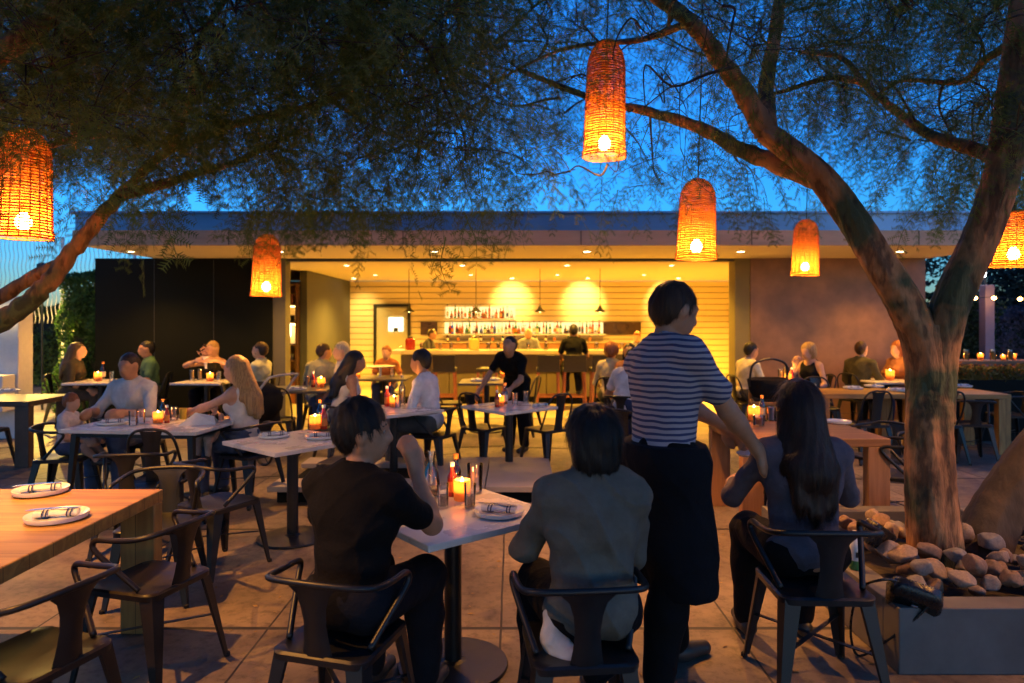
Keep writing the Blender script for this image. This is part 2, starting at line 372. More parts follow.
    if sleeve == 'tank':
        cx = .128*sw
        V, Q = field_mesh([grow(p, .012) for p in up[:2]+up[2:]], vox, .012, cuts=[lambda X, Y, Z: tcut-Z+0*X+0*Y], wob=.003, wf=26, seed=sd,
                          sub=[rc(tp(0, -.01, .44), tp(0, .03, .60), .085, .10), rc(tp(.19*sw, 0, .40), tp(.19*sw, 0, .55), .07, .08), rc(tp(-.19*sw, 0, .40), tp(-.19*sw, 0, .55), .07, .08)])
    link_mesh('shirt' if sleeve != 'long' else 'long_sleeved_top', np_mesh('shirt', V, Q), topmat or cloth(top, topc), root, 180)
    V, Q = field_mesh(trous, vox, .014, wob=.003, wf=22, seed=sd+3)
    link_mesh('trousers' if legs == 'long' else ('shorts' if legs == 'short' else 'skirt'), np_mesh('trousers', V, Q), cloth(bottom, botc), root, 180)
    for pr in (sho[:2], sho[2:]):
        V, Q = field_mesh(pr, min(vox, .014), .008)
        link_mesh('shoe', np_mesh('shoe', V, Q), pm('shoe leather %d' % int(shoes[0]*100), shoes, .45, .2, 12, .1), root, 180)
    if thick:                                       # stand collar of the jacket
        V, Q = field_mesh([rc(tp(-.055, -.035, .50), tp(0, -.06, .515), .022, .022), rc(tp(.055, -.035, .50), tp(0, -.06, .515), .022, .022), rc(tp(.055, -.035, .50), tp(.06, .02, .475), .022, .02), rc(tp(-.055, -.035, .50), tp(-.06, .02, .475), .022, .02)], vox, .012)
        link_mesh('collar', np_mesh('collar', V, Q), topmat or cloth(top, topc), root, 180)
    if tail:
        V, Q = field_mesh([rc(tp(-.155, -.02, .02), tp(-.165, -.035, -.09), .035, .045), rc(tp(-.165, -.035, -.09), tp(-.11, -.10, -.13), .045, .035)], vox, .014, wob=.005, wf=40)
        link_mesh('shirt_tail', np_mesh('shirt_tail', V, Q), cloth('white shirt tail', (.55, .56, .55)), root, 180)
    # hair
    if hair != 'bald':
        cap = [el(hp(0, -.022, .138), (.083, .101, .094), Hn), el(hp(0, -.05, .10), (.074, .072, .085), Hn)]
        subs = [el(hp(0, .112, .066), (.080, .078, .088), Hn), el(hp(.095, .002, .075), (.036, .026, .046), Hn), el(hp(-.095, .002, .075), (.036, .026, .046), Hn), el(hp(0, .05, .02), (.09, .07, .05), Hn)]
        wobb = .004
        if hair == 'long':
            cap += [rc(hp(0, -.065, .11), tp(0, -.12, .36), .075, .085), rc(hp(.055, -.03, .10), tp(.09, -.07, .38), .045, .045), rc(hp(-.055, -.03, .10), tp(-.09, -.07, .38), .045, .045),
                    rc(tp(-.06, -.125, .40), tp(-.065, -.135, .24), .05, .035), rc(tp(.0, -.13, .40), tp(.0, -.145, .20), .055, .035), rc(tp(.07, -.115, .40), tp(.07, -.13, .23), .045, .032)]; subs = subs[:1]
        elif hair == 'bob':
            cap += [el(hp(0, -.04, .045), (.10, .085, .10), Hn), el(hp(0, -.03, .125), (.098, .112, .104), Hn)]; subs = [el(hp(0, .11, .06), (.072, .095, .09), Hn)]; wobb = .006
        elif hair == 'curly':
            cap += [el(hp(0, -.03, .12), (.105, .115, .115), Hn)]; wobb = .012; subs = subs[:1]
        elif hair == 'bun':
            cap += [el(hp(0, -.11, .16), (.045, .045, .045), Hn)]
        elif hair == 'ponytail':
            cap += [rc(hp(0, -.10, .14), hp(0, -.14, .08), .03, .035), rc(hp(0, -.14, .08), hp(0, -.12, -.08), .035, .015)]
        elif hair == 'thick':
            cap[0] = el(hp(0, -.022, .146), (.088, .106, .102), Hn); wobb = .006
        hv = min(vox, .012) if vox > .01 else .006
        V, Q = field_mesh(cap, hv, .012, sub=subs, strands=wobb*.75, seed=sd)
        ho_ = link_mesh('hair', np_mesh('hair', V, Q), hair_mat(hc, HC[hc]), root, 180)
        if vox < .01: strand_mesh(V, Q, hair, hp, ho_, hair_mat(hc, HC[hc]), sd, tp)
    if eyes and vox < .016:
        MB().tube([hp(-.024, .086, .050), hp(-.010, .0935, .0535), hp(0, .0925, .0515), hp(.010, .0935, .0535), hp(.024, .086, .050)], [.002, .0042, .0040, .0042, .002], 6).build('lips', pm('lips', (.22, .07, .05), .45, .1, 8, 0), root, 180)
    if beard:
        V, Q = field_mesh([rc(hp(-.055, .012, .06), hp(0, .066, .022), .022, .03), rc(hp(.055, .012, .06), hp(0, .066, .022), .022, .03), rc(hp(-.02, .088, .066), hp(.02, .088, .066), .008, .008)], min(vox, .01), .006, wob=.003, wf=90)
        link_mesh('beard', np_mesh('beard', V, Q), hair_mat(hc, HC[hc]), root, 180)
    if eyes:
        for s in (-1, 1):
            c = hp(s*.031, .077, .117); mb = MB(); mb.lathe([(.0001, -.0115), (.006, -.0098), (.0105, -.005), (.0115, 0), (.0105, .005), (.006, .0098), (.0001, .0115)], 12, c)
            e = mb.build('eye', pm('eye white', (.28, .25, .23), .35, .05, 5, 0) if vox < .01 else pm('all-dark eye', (.03, .018, .012), .3, .1, 5, 0), root, 180)  # coarser figures get wholly dark eyes so they read as marks
            c2 = hp(s*.031, .0835, .117); mb = MB(); mb.lathe([(.0001, -.006), (.0045, -.004), (.006, 0), (.0045, .004), (.0001, .006)], 10, c2)
            mb.build('iris', pm('iris brown', (.02, .012, .008), .15, .1, 5, 0), e, 180)
            a, b, c3 = hp(s*.014, .0865, .137), hp(s*.03, .0868, .143), hp(s*.049, .076, .136)
            MB().tube([a, b, c3], [.0035, .0048, .003], 6).build('eyebrow', hair_mat(hc if hair != 'bald' else 'brown', HC[hc if hair != 'bald' else 'brown']), root, 180)
    if apron:
        V, Q = field_mesh([grow(torso[0], .038)]+[rc((s*.08, .0, .90), (s*.11, .02, .46), .136, .135) for s in (-1, 1)]+[rc((-.08, .0, .62), (.08, .0, .62), .13, .13)], vox, .03, cuts=[lambda X, Y, Z: .42-Z+0*X+0*Y, lambda X, Y, Z: Z-1.03+0*X+0*Y], wob=.004, wf=20)
        link_mesh('apron', np_mesh('apron', V, Q), cloth('apron', apron), root, 180)
    return root
# ---------------------------------------------------------------- furniture
def chair_base(t, mat, w=.19, seatz=.45):
    s = MB(); s.sq([(w-.012, w-.012, seatz-.03), (w+.006, w+.006, seatz-.032), (w+.008, w+.008, seatz-.008), (w-.002, w-.002, seatz), (w-.03, w-.03, seatz-.004), (w-.09, w-.09, seatz-.010)], .28, 5)
    s.build('seat', mat, t, 40)
    for sx in (-1, 1):
        for sy in (-1, 1):
            top = Vector((sx*(w-.022), sy*(w-.022), seatz-.01)); bot = Vector((sx*(w+.035), sy*(w+.04+(.02 if sy < 0 else 0)), .012))
            m = MB(); u = Vector((sx, sy, 0)).normalized(); v = Vector((-u.y, u.x, 0)); rings = []
            for k in range(5):
                f = k/4; p = top.lerp(bot, f); a = (.052*(1-f)+.020*f); b = .012*(1-f)+.010*f
                rings.append([p+u*a*.35+v*0, p+v*a-u*a*.35, p+v*a*.9-u*(a*.35+b), p-u*(b*.6)+u*a*.1, p-v*a*.9-u*(a*.35+b), p-v*a-u*a*.35])
            m.loft(rings); leg = m.build('leg', mat, t, 30)
            f = MB(); f.lathe([(.013, 0), (.016, .002), (.015, .018), (.010, .022)], 10, (bot.x, bot.y, 0)); f.build('foot_cap', pm('black rubber', (.01, .01, .01), .8, .1, 9, 0), leg)
    c = MB()
    for a, b in (((-1, -1), (1, 1)), ((-1, 1), (1, -1))):
        c.bar((a[0]*(w+.005), a[1]*(w+.005), .215+.006*(a[1] > 0)*1), (.02, .004), (b[0]*(w+.005), b[1]*(w+.005), .215+.006*(b[1] > 0)*1), (.02, .004), (0, 0, 1))
    c.build('cross_brace', mat, t)
def make_armchair(mat=None, name='metal_armchair'):
    mat = mat or M_BLACK; t = thing(name, '', 'chair'); chair_base(t, mat)
    # splat: pressed sheet from seat to top rail
    rows = [(-.175, .44, .062), (-.185, .50, .052), (-.195, .57, .046), (-.205, .63, .052), (-.212, .68, .068), (-.217, .715, .105)]
    m = MB(); m.loft([[(-hw, y, z), (-hw*.5, y-.010, z), (hw*.5, y-.010, z), (hw, y, z), (hw*.5, y-.016, z), (-hw*.5, y-.016, z)] for y, z, hw in rows]); m.build('back_splat', mat, t, 50)
    P = [(-.17, -.10, .455), (-.195, -.04, .52), (-.235, .06, .625), (-.242, .085, .665), (-.238, .06, .69), (-.236, -.04, .695), (-.225, -.14, .705), (-.185, -.20, .718), (-.10, -.225, .725), (0, -.232, .727)]
    P = P+[(-x, y, z) for x, y, z in P[-2::-1]]
    MB().tube(smooth_path(P, 4), .0125, 10).build('arm_rail', mat, t, 180)
    return t
def make_sidechair(mat=None, name='metal_side_chair'):
    mat = mat or M_BLACK; t = thing(name, '', 'chair'); chair_base(t, mat)
    rows = [(-.180, .44, .062), (-.192, .52, .056), (-.208, .62, .056), (-.222, .72, .060), (-.236, .80, .070), (-.243, .838, .085)]
    m = MB(); m.loft([[(-hw, y, z), (-hw*.5, y-.008, z), (hw*.5, y-.008, z), (hw, y, z), (hw*.5, y-.014, z), (-hw*.5, y-.014, z)] for y, z, hw in rows]); m.build('back_splat', mat, t, 50)
    P = [(-.185, -.10, .455), (-.19, -.15, .54), (-.185, -.195, .66), (-.165, -.23, .77), (-.12, -.247, .83), (-.05, -.253, .85), (0, -.254, .852)]
    P = P+[(-x, y, z) for x, y, z in P[-2::-1]]
    MB().tube(smooth_path(P, 4), .011, 10).build('back_hoop', mat, t, 180)
    return t
def make_stool():
    t = thing('bar_stool', '', 'bar stool'); wd = pm('cherry stool wood', (.26, .085, .035), .4, .3, 9, .1, stretch=(6, 6, .6)); lt = pm('black leather', (.02, .017, .016), .45, .25, 18, .1)
    MB().box((0, 0, .745), (.43, .42, .07)).build('seat', lt, t, 35, .015)
    m = MB(); m.loft([[(-.205, y, z), (.205, y, z), (.205, y-.035, z), (-.205, y-.035, z)] for y, z in ((-.175, .76), (-.185, .86), (-.20, .96), (-.215, 1.03))]); m.build('backrest', lt, t, 35, .01)
    for sx in (-1, 1):
        for sy in (-1, 1): MB().bar((sx*.18, sy*.175, .72), (.04, .04), (sx*.205, sy*.20, 0), (.032, .032)).build('leg', wd, t, 30, .004)
    for sy in (-1, 1): MB().box((0, sy*.19, .26), (.36, .025, .035)).build('footrest', wd, t, 30, .003)
    return t
def cafe_table(w=.74, dpt=.74, top=None):
    t = thing('cafe_table', '', 'table')
    MB().box((0, 0, .735), (w, dpt, .03)).build('table_top', top or M_MARBLE, t, 30, .004)
    MB().box((0, 0, .712), (min(w, dpt)*.7, min(w, dpt)*.7, .014)).build('top_plate', M_BLACK, t)
    MB().lathe([(.042, .03), (.042, .704)], 24).build('pedestal', M_BLACK, t)
    MB().lathe([(.262, 0), (.266, .008), (.262, .018), (.06, .030), (.045, .04)], 40).build('base', M_BLACK, t, 30)
    return t
def leg_table(w=1.2, dpt=.75, top=None, r=.022):
    t = thing('dining_table', '', 'table')
    MB().box((0, 0, .735), (w, dpt, .03)).build('table_top', top or M_MARBLE, t, 30, .004)
    MB().box((0, 0, .700), (w-.14, dpt-.14, .04)).build('apron_frame', M_BLACK, t)
    for sx in (-1, 1):
        for sy in (-1, 1): MB().bar((sx*(w/2-.09), sy*(dpt/2-.09), .70), (.05, .05), (sx*(w/2-.045), sy*(dpt/2-.045), 0), (.028, .028)).build('leg', M_BLACK, t)
    return t
def slab_table(w, dpt, mat, legmat, th=.07, leg=.17, h=.75):
    t = thing('wooden_table', '', 'table')
    MB().box((0, 0, h-th/2), (w, dpt, th)).build('table_top', mat, t, 30, .006)
    for sx in (-1, 1):
        for sy in (-1, 1): MB().box((sx*(w/2-leg/2-.002), sy*(dpt/2-.047), (h-th)/2), (leg, .09, h-th)).build('leg', legmat, t, 30, .005)
    return t
# ---------------------------------------------------------------- small things
G_CLEAR = glass('clear glass'); G_AMBER = glass('amber glass', (.75, .28, .04), .7); G_GREEN = glass('green glass', (.12, .5, .16), .7); G_BLUE = glass('blue glass', (.05, .3, .8), .7)
def liquid(n, c): return pm('liquid '+n, c, .1, .05, 5, 0, 0, .6)
def make_candle():
    t = thing('votive_candle', '', 'candle')
    MB().lathe([(.036, 0), (.040, .004), (.042, .10), (.0385, .10), (.037, .008), (.0001, .006)], 24, cap=False).build('glass_holder', pm('frosted glass', (.9, .62, .34), .35, .05, 10, 0, transl=.85), t, 60)
    wx = MB().lathe([(.034, .008), (.035, .045), (.03, .047)], 20).build('wax', pm('candle wax', (.8, .6, .38), .4, .05, 10, 0, transl=.5), t)
    MB().lathe([(.0005, .049), (.010, .058), (.013, .072), (.008, .092), (.0005, .112)], 12).build('flame', emit('candle flame', (1, .42, .08), 330), wx, 180)
    return t
def make_glass(liq=None, h=.12, r=.033, name='drinking_glass', fill=.4):
    t = thing(name, '', 'glass')
    MB().lathe([(r*.85, 0), (r, h), (r-.003, h), (r*.85-.002, .012), (.0001, .010)], 20, cap=False).build('glass_wall', G_CLEAR, t, 60)
    if liq: MB().lathe([(r*.83-.002, .012), (r*.9-.002, h*fill)], 20).build('drink', liq, t, 60)
    return t
def make_bottle(kind, mat, capm, label=None, name='bottle', liq=None):
    P = {'wine': [(.036, 0), (.038, .004), (.038, .19), (.032, .215), (.015, .245), (.0135, .30), (.016, .302), (.016, .315)],
         'spirit': [(.040, 0), (.042, .004), (.042, .17), (.036, .19), (.017, .21), (.016, .26)],
         'flask': [(.052, 0), (.054, .005), (.05, .11), (.03, .15), (.016, .17), (.015, .22)],
         'sauce': [(.022, 0), (.024, .003), (.024, .10), (.018, .118), (.011, .13), (.010, .155)],
         'tall': [(.030, 0), (.031, .004), (.031, .23), (.025, .255), (.014, .28), (.013, .34)]}[kind]
    t = thing(name, '', 'bottle'); z = P[-1][1]; r = P[-1][0]
    MB().lathe(P, 14).build('glass_body', mat, t, 60)
    MB().lathe([(r+.002, z), (r+.003, z+.022), (r, z+.024)], 12).build('cap', capm, t)
    if label:
        rr = P[2][0]+.0008; z0 = P[2][1]*.25; z1 = P[2][1]*.8
        MB().lathe([(rr, z0), (rr, z1)], 14, cap=False).build('paper_label', label, t, 60)
    return t
def make_carafe(water=True):
    t = thing('glass_carafe', '', 'carafe')
    MB().lathe([(.040, 0), (.046, .01), (.048, .07), (.038, .13), (.021, .17), (.019, .20), (.026, .235), (.024, .235), (.017, .20), (.0001, .01)], 24, cap=False).build('glass_wall', G_CLEAR, t, 60)
    MB().lathe([(.043, .012), (.0455, .05)], 20).build('drink', liquid('dark cola', (.03, .012, .006)), t, 60)
    return t
M_PLATE = pm('white glazed stoneware', (.66, .66, .66), .22, .05, 6, .01); M_NAPK = pm('white linen napkin', (.7, .7, .72), .9, .08, 40, .2); M_STRIPE = pm('navy stripe linen', (.03, .04, .12), .9, .1, 40, .1); M_STEEL = pm('stainless cutlery', (.6, .6, .6), .2, .05, 6, 0, 1)
def make_plate(r=.125):
    t = thing('dinner_plate', '', 'plate')
    MB().lathe([(r*.6, 0), (r*.95, .006), (r, .022), (r*.99, .026), (r*.93, .024), (r*.72, .009), (.0001, .008)], 36, cap=False).build('dish', M_PLATE, t, 50)
    return t
def make_setting(r=.13):
    """plate whose rolled napkin and cutlery are placed separately"""
    return make_plate(r)
def make_napkin():
    t = thing('rolled_napkin', '', 'napkin'); m = MB(); rings = []
    for k in range(7):
        x = -.085+.17*k/6; w = .030+.006*math.sin(k*1.9); h = .014+.003*math.cos(k*2.3)
        rings.append([(x, w*math.cos(a), .014+h*math.sin(a)+.002*math.sin(3*a+k)) for a in (2*math.pi*j/12 for j in range(12))])
    m.loft(rings); n = m.build('linen_roll', M_NAPK, t, 60)
    for x in (-.05, -.035, .045, .06):
        MB().loft([[(x+dx, (.0315+.006)*math.cos(a), .014+.0185*math.sin(a)) for a in (2*math.pi*j/14 for j in range(14))] for dx in (0, .006)], cap=False).build('stripe', M_STRIPE, n, 60)
    f = MB(); f.bar((-.12, -.004, .032), (.008, .002), (.02, .0, .034), (.006, .002), (0, 0, 1)); f.bar((.02, 0, .034), (.006, .002), (.05, 0, .033), (.022, .002), (0, 0, 1))
    for k in range(4): f.bar((.05, -.0085+.0057*k, .033), (.003, .0015), (.085, -.0085+.0057*k, .032), (.0025, .0015), (0, 0, 1))
    f.build('fork', M_STEEL, t)
    f = MB(); f.bar((-.11, .014, .031), (.010, .003), (-.01, .012, .034), (.009, .003), (0, 0, 1)); f.bar((-.01, .012, .034), (.014, .0015), (.09, .012, .031), (.010, .0012), (0, 0, 1)); f.build('knife', M_STEEL, t)
    return t
# ---------------------------------------------------------------- wicker lantern
M_WICK = pm('orange rattan', (.62, .22, .032), .6, .35, 30, .2, transl=.5); M_WLIN = pm('thin rattan weave', (.72, .255, .032), .6, .3, 40, .1, transl=.8)
def open_weave(m, f):                              # gaps between the strands let the bulb show through
    n = m.node_tree; out = [x for x in n.nodes if x.type == 'OUTPUT_MATERIAL'][0]; src = out.inputs[0].links[0].from_socket
    tr = N(n, 'BsdfTransparent'); mx = N(n, 'MixShader'); mx.inputs[0].default_value = f; n.links.new(src, mx.inputs[1]); n.links.new(tr.outputs[0], mx.inputs[2]); n.links.new(mx.outputs[0], out.inputs[0])
open_weave(M_WLIN, .42)
M_BULB = emit('warm lamp bulb', (1, .48, .11), 210)
def make_lantern(h=.60, r=.15):
    t = thing('wicker_lantern', '', 'lantern')
    def rad(z):                                   # z from 0 (open bottom) to h (domed crown)
        f = z/h
        if f < .72: return r*(1.0-.10*f/.72) + (r*.05 if f < .06 else 0)
        q = (f-.72)/.28; return r*.90*math.sqrt(max(1-q**2.2*.86, .02))
    sh = MB(); nr = int(h/.0165)
    sh.lathe([(rad(h*i/26)-.004, h*i/26) for i in range(27)], 32, cap=False); s = sh.build('shade', M_WLIN, t, 180)
    w = MB(); rnd = random.Random(int(h*100))
    for i in range(nr+1):
        z = h*i/nr; rr = rad(z); ph = rnd.random()*6
        P = [((rr+.0035*math.sin(12*a*2+(i % 2)*3.14))*math.cos(a), (rr+.0035*math.sin(12*a*2+(i % 2)*3.14))*math.sin(a), z+.002*math.sin(3*a+ph)) for a in (2*math.pi*k/48 for k in range(48))]
        w.tube(P, .0042+.001*rnd.random(), 4, closed=True)
    w.build('weave_ring', M_WICK, s, 180)
    v = MB()
    for j in range(18):
        a = 2*math.pi*j/18; v.tube([((rad(z)-.001)*math.cos(a), (rad(z)-.001)*math.sin(a), z) for z in (h*k/12 for k in range(13))], .0035, 4)
    v.build('upright_cane', M_WICK, s, 180)
    b = MB(); b.lathe([(.0005, .045), (.022, .050), (.038, .068), (.043, .09), (.038, .112), (.022, .135), (.014, .15)], 16); b.build('bulb', M_BULB, t, 180)
    MB().lathe([(.017, .145), (.019, .15), (.019, .20), (.008, .21)], 12).build('lamp_holder', M_BLACK, t)
    return t
def lantern(x, ytop, ybot, d, label, wpx=None, off=None):
    top = W(x, ytop, d); bot = W(x, ybot, d); h = top.z-bot.z; w = wpx*d/F
    o = make_lantern(h, w/2/1.03); o.location = bot; o['label'] = label; o['group'] = 'wicker lanterns hanging from the trees'
    L = 1.6 if off is None else off
    MB().tube([(0, 0, .2), (0, 0, h), (.01, 0, h+L*.5), (0, 0, h+L)], .005, 6).build('cord', pm('black cord', (.01, .01, .01), .7, .1, 5, 0), o)
    o.rotation_euler = (R(1.5*math.sin(x)), R(1.2*math.cos(x)), x)
    spot('lantern_light', bot+Vector((0, 0, .02)), {604: 105, 696: 70, 23: 110}.get(x, 40), (1, .38, .05), 80, None, .35, bot+Vector((0, -.15, -2)), .02)
    return o
# ================================================================ SETTING
def floor_mat():
    m, n, out = nt('large concrete pavers'); b = N(n, 'BsdfPrincipled'); co = N(n, 'TexCoord').outputs['Object']; L = n.links.new
    sp = N(n, 'SeparateXYZ'); L(co, sp.inputs[0])
    def mth(op, a, b_=None):
        x = N(n, 'Math', operation=op)
        for i, v in enumerate((a, b_)):
            if v is None: continue
            if isinstance(v, (int, float)): x.inputs[i].default_value = v
            else: L(v, x.inputs[i])
        return x.outputs[0]
    def line(sock, off, per, w):
        q = mth('FLOORED_MODULO', mth('SUBTRACT', sock, off), per) if False else mth('PINGPONG', mth('SUBTRACT', sock, off), per/2)
        return mth('LESS_THAN', q, w)
    wob = N(n, 'TexNoise'); wob.inputs['Scale'].default_value = 3; L(co, wob.inputs[0])
    wv = mth('MULTIPLY', mth('SUBTRACT', wob.outputs['Fac'], .5), .012)
    jx = line(mth('ADD', sp.outputs[0], wv), -.06, 1.26, .006); jy = line(mth('ADD', sp.outputs[1], wv), 3.70, 1.75, .016)
    j = mth('MAXIMUM', jx, jy)
    t1, r1 = noise_col(n, (.185, .145, .112), .55, 1.3, co); t2 = N(n, 'TexNoise'); t2.inputs['Scale'].default_value = 14; t2.inputs['Detail'].default_value = 10; t2.inputs['Roughness'].default_value = .75; L(co, t2.inputs[0])
    # tone of each paver
    cx = mth('FLOOR', mth('DIVIDE', mth('SUBTRACT', sp.outputs[0], -.06), 1.26)); cy = mth('FLOOR', mth('DIVIDE', mth('SUBTRACT', sp.outputs[1], 3.70), 1.75))
    cb = N(n, 'CombineXYZ'); L(cx, cb.inputs[0]); L(cy, cb.inputs[1]); wn = N(n, 'TexWhiteNoise'); L(cb.outputs[0], wn.inputs[0])
    tone = mth('ADD', mth('MULTIPLY', wn.outputs['Value'], .28), .86)
    sc = N(n, 'MixRGB', blend_type='MULTIPLY'); sc.inputs[0].default_value = 1; L(r1.outputs[0], sc.inputs[1]); L(tone, sc.inputs[2])
    rr = N(n, 'ValToRGB'); rr.color_ramp.elements[0].position = .34; rr.color_ramp.elements[0].color = (.30, .28, .26, 1); rr.color_ramp.elements[1].position = .52; rr.color_ramp.elements[1].color = (1, 1, 1, 1); L(t2.outputs[0], rr.inputs[0])
    s2 = N(n, 'MixRGB', blend_type='MULTIPLY'); s2.inputs[0].default_value = .75; L(sc.outputs[0], s2.inputs[1]); L(rr.outputs[0], s2.inputs[2])
    mx = N(n, 'MixRGB'); L(j, mx.inputs[0]); L(s2.outputs[0], mx.inputs[1]); mx.inputs[2].default_value = (.018, .016, .015, 1)
    L(mx.outputs[0], b.inputs['Base Color']); b.inputs['Roughness'].default_value = .62
    h = mth('SUBTRACT', mth('MULTIPLY', t2.outputs[0], .25), mth('MULTIPLY', j, 1.2)); bp = N(n, 'Bump'); bp.inputs['Strength'].default_value = .5; bp.inputs['Distance'].default_value = .01; L(h, bp.inputs['Height']); L(bp.outputs[0], b.inputs['Normal'])
    L(b.outputs[0], out.inputs[0]); return m
setting(MB().add([(-90, -30, 0), (90, -30, 0), (90, 150, 0), (-90, 150, 0)], [(0, 1, 2, 3)]).build('ground', floor_mat(), None, 0))

# ================================================================ RESTAURANT BUILDING
FD, BD, CZ = 11.4, 17.3, 2.66     # facade depth, back wall depth, interior ceiling
bld = thing('restaurant_building', 'low flat-roofed restaurant with a wide open front and glowing yellow interior', 'building', (0, FD, 0))
def bx(name, x0, x1, y0, y1, z0, z1, mat, par=None, bevel=0, dz=0):
    c = Vector(((x0+x1)/2, (y0+y1)/2-(FD if par is None else 0), (z0+z1)/2))
    return MB().box(c, (x1-x0, y1-y0, z1-z0)).build(name, mat, par or bld, 0, bevel)
M_PANEL = pm('charcoal panel', (.055, .06, .062), .6, .15, 3, .05); M_DARK = pm('near black plaster', (.007, .009, .008), .85, .18, 1.2, .05, spec=.12); M_BROWN = pm('troweled brown plaster', (.20, .108, .068), .5, .45, 1.6, .15)
M_CEIL = pm('cream painted ceiling', (.72, .66, .50), .8, .04, 1, 0); M_FASC = pm('weathered fascia', (.66, .43, .26), .7, .2, 2, .08, stretch=(.3, 1, 2)); M_METAL = pm('sky-tinted parapet zinc', (.13, .33, .58), .4, .12, 1.2, .03, .4)  # parapet base colour holds the blue of the sky it reflects
bx('dark_wall', -6.96, -4.0, FD, FD+.3, 0, 2.70, M_DARK); [MB().box((x, -.002, 1.35), (.006, .006, 2.68)).build('panel_joint', M_PANEL, bld, 0) for x in (-5.97, -4.98)]; bx('brown_wall', 3.98, 6.9, FD, FD+.3, 0, 2.70, M_BROWN)
bx('door_post', -4.0, -3.79, FD+.02, FD+.28, 0, 2.70, pm('olive grey post', (.12, .115, .085), .6, .1, 3, .03)); bx('jamb', 3.73, 3.98, FD+.02, FD+.35, 0, 2.70, pm('olive jamb', (.16, .14, .06), .6, .1, 3, .03))
bx('header_track', -3.79, 3.73, FD+.05, FD+.15, 2.655, 2.698, M_BLACK)
bx('soffit', -6.0, 6.98, 9.46, FD+.28, 2.702, 2.74, M_CEIL)
bx('fascia', -6.05, 7.0, 9.40, 9.455, 2.698, 2.905, M_FASC)
for x in (-3.9, -1.5, .95, 3.3, 5.6): MB().box((x, 9.398-FD, 2.80), (.008, .006, .2)).build('fascia_joint', M_DARK, bld, 0)
bx('roof_slab', -6.05, 7.0, 9.46, BD+.5, 2.742, 2.905, M_FASC)
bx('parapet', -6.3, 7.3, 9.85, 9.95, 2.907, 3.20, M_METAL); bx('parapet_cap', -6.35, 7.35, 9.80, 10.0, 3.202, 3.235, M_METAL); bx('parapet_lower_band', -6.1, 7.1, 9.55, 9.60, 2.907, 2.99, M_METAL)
# interior shell
setting(MB().box((.05, (FD+BD)/2+.1, .004), (13.8, BD-FD-.2, .006)).build('interior_floor', pm('polished pale concrete', (.42, .36, .26), .35, .12, 2, .02), None, 0))
bx('ceiling', -6.9, 7.0, FD+.30, BD, CZ, CZ+.035, M_CEIL)
wd = MB()
M_BOARD = pm('cream painted shiplap', (.70, .60, .38), .5, .07, 2.0, .05, stretch=(.25, 1, 3))
nb = 18; bh = CZ/nb
for i in range(nb): wd.box(((-4.3+7.0)/2, BD+.03-FD, i*bh+bh/2), (11.3, .06, bh-.016))
wd.build('shiplap_wall', M_BOARD, bld, 0, .003)
bx('wall_behind_boards', -7, 7.05, BD+.062, BD+.2, 0, CZ, pm('groove shadow board', (.12, .10, .06), .8, .1, 3, 0)); bx('left_side_wall', -7.0, -6.9, FD+.3, BD, 0, CZ, M_DARK); bx('right_side_wall', 6.95, 7.05, FD+.3, BD, 0, CZ, M_CEIL)
bx('partition', -4.24, -4.10, 13.66, BD-.004, 0, CZ-.004, M_PANEL)
# service door at the back
dr = bx('service_door', -3.42, -2.64, BD-.05, BD-.01, .02, 1.98, pm('sage door paint', (.40, .40, .30), .5, .05, 3, .02)); fr = MB()
for x in (-3.46, -2.60): fr.box((x, BD-.04-FD, 1.0), (.07, .09, 2.02))
fr.box((-3.03, BD-.04-FD, 2.04), (.93, .09, .07)); fr.build('door_frame', M_BLACK, dr)
MB().box((-2.93, BD-.06-FD, 1.56), (.37, .02, .35)).build('lit_window', emit('lit door window', (1, .86, .42), 1.6), dr)
MB().box((-2.93, BD-.075-FD, 1.43), (.12, .01, .09)).build('notice', M_BLACK, dr)
MB().tube([(-2.75, BD-.055-FD, 1.0), (-2.75, BD-.10-FD, 1.0), (-2.84, BD-.10-FD, 1.0)], .01, 8).build('handle', M_STEEL, dr)
bx('red_door', 5.50, 5.64, BD-.06, BD-.008, 0, 2.12, pm('dark red door', (.16, .03, .02), .5, .2, 4, .05))
# lit shelving recess by the partition
sh = thing('service_shelf', 'tall lit shelving with crockery beside the dark partition', 'shelf', (-4.72, 13.75, 0)); M_SHELF = pm('dark shelf wood', (.10, .05, .03), .5, .3, 6, .1)
for x in (-.44, .44): MB().box((x, 0, 1.2), (.05, .4, 2.4)).build('side_panel', M_SHELF, sh, 0, .003)
MB().box((0, .19, 1.2), (.83, .02, 2.4)).build('back_panel', pm('amber shelf back', (.75, .5, .2), .6, .1, 3, 0), sh)
for z in (.5, .86, 1.18, 1.62, 1.98, 2.36): MB().box((0, -.005, z), (.83, .36, .03)).build('shelf_board', M_SHELF, sh, 0, .003)
MB().box((0, .0, .24), (.82, .36, .46)).build('drawer_front', pm('red brown drawer', (.30, .10, .04), .5, .2, 6, .1), sh, 0, .004)
for z in (1.60, 1.96): MB().box((0, .05, z-.018), (.7, .02, .008)).build('light_strip', emit('shelf light strip', (1, .66, .22), 14), sh)
k = 0
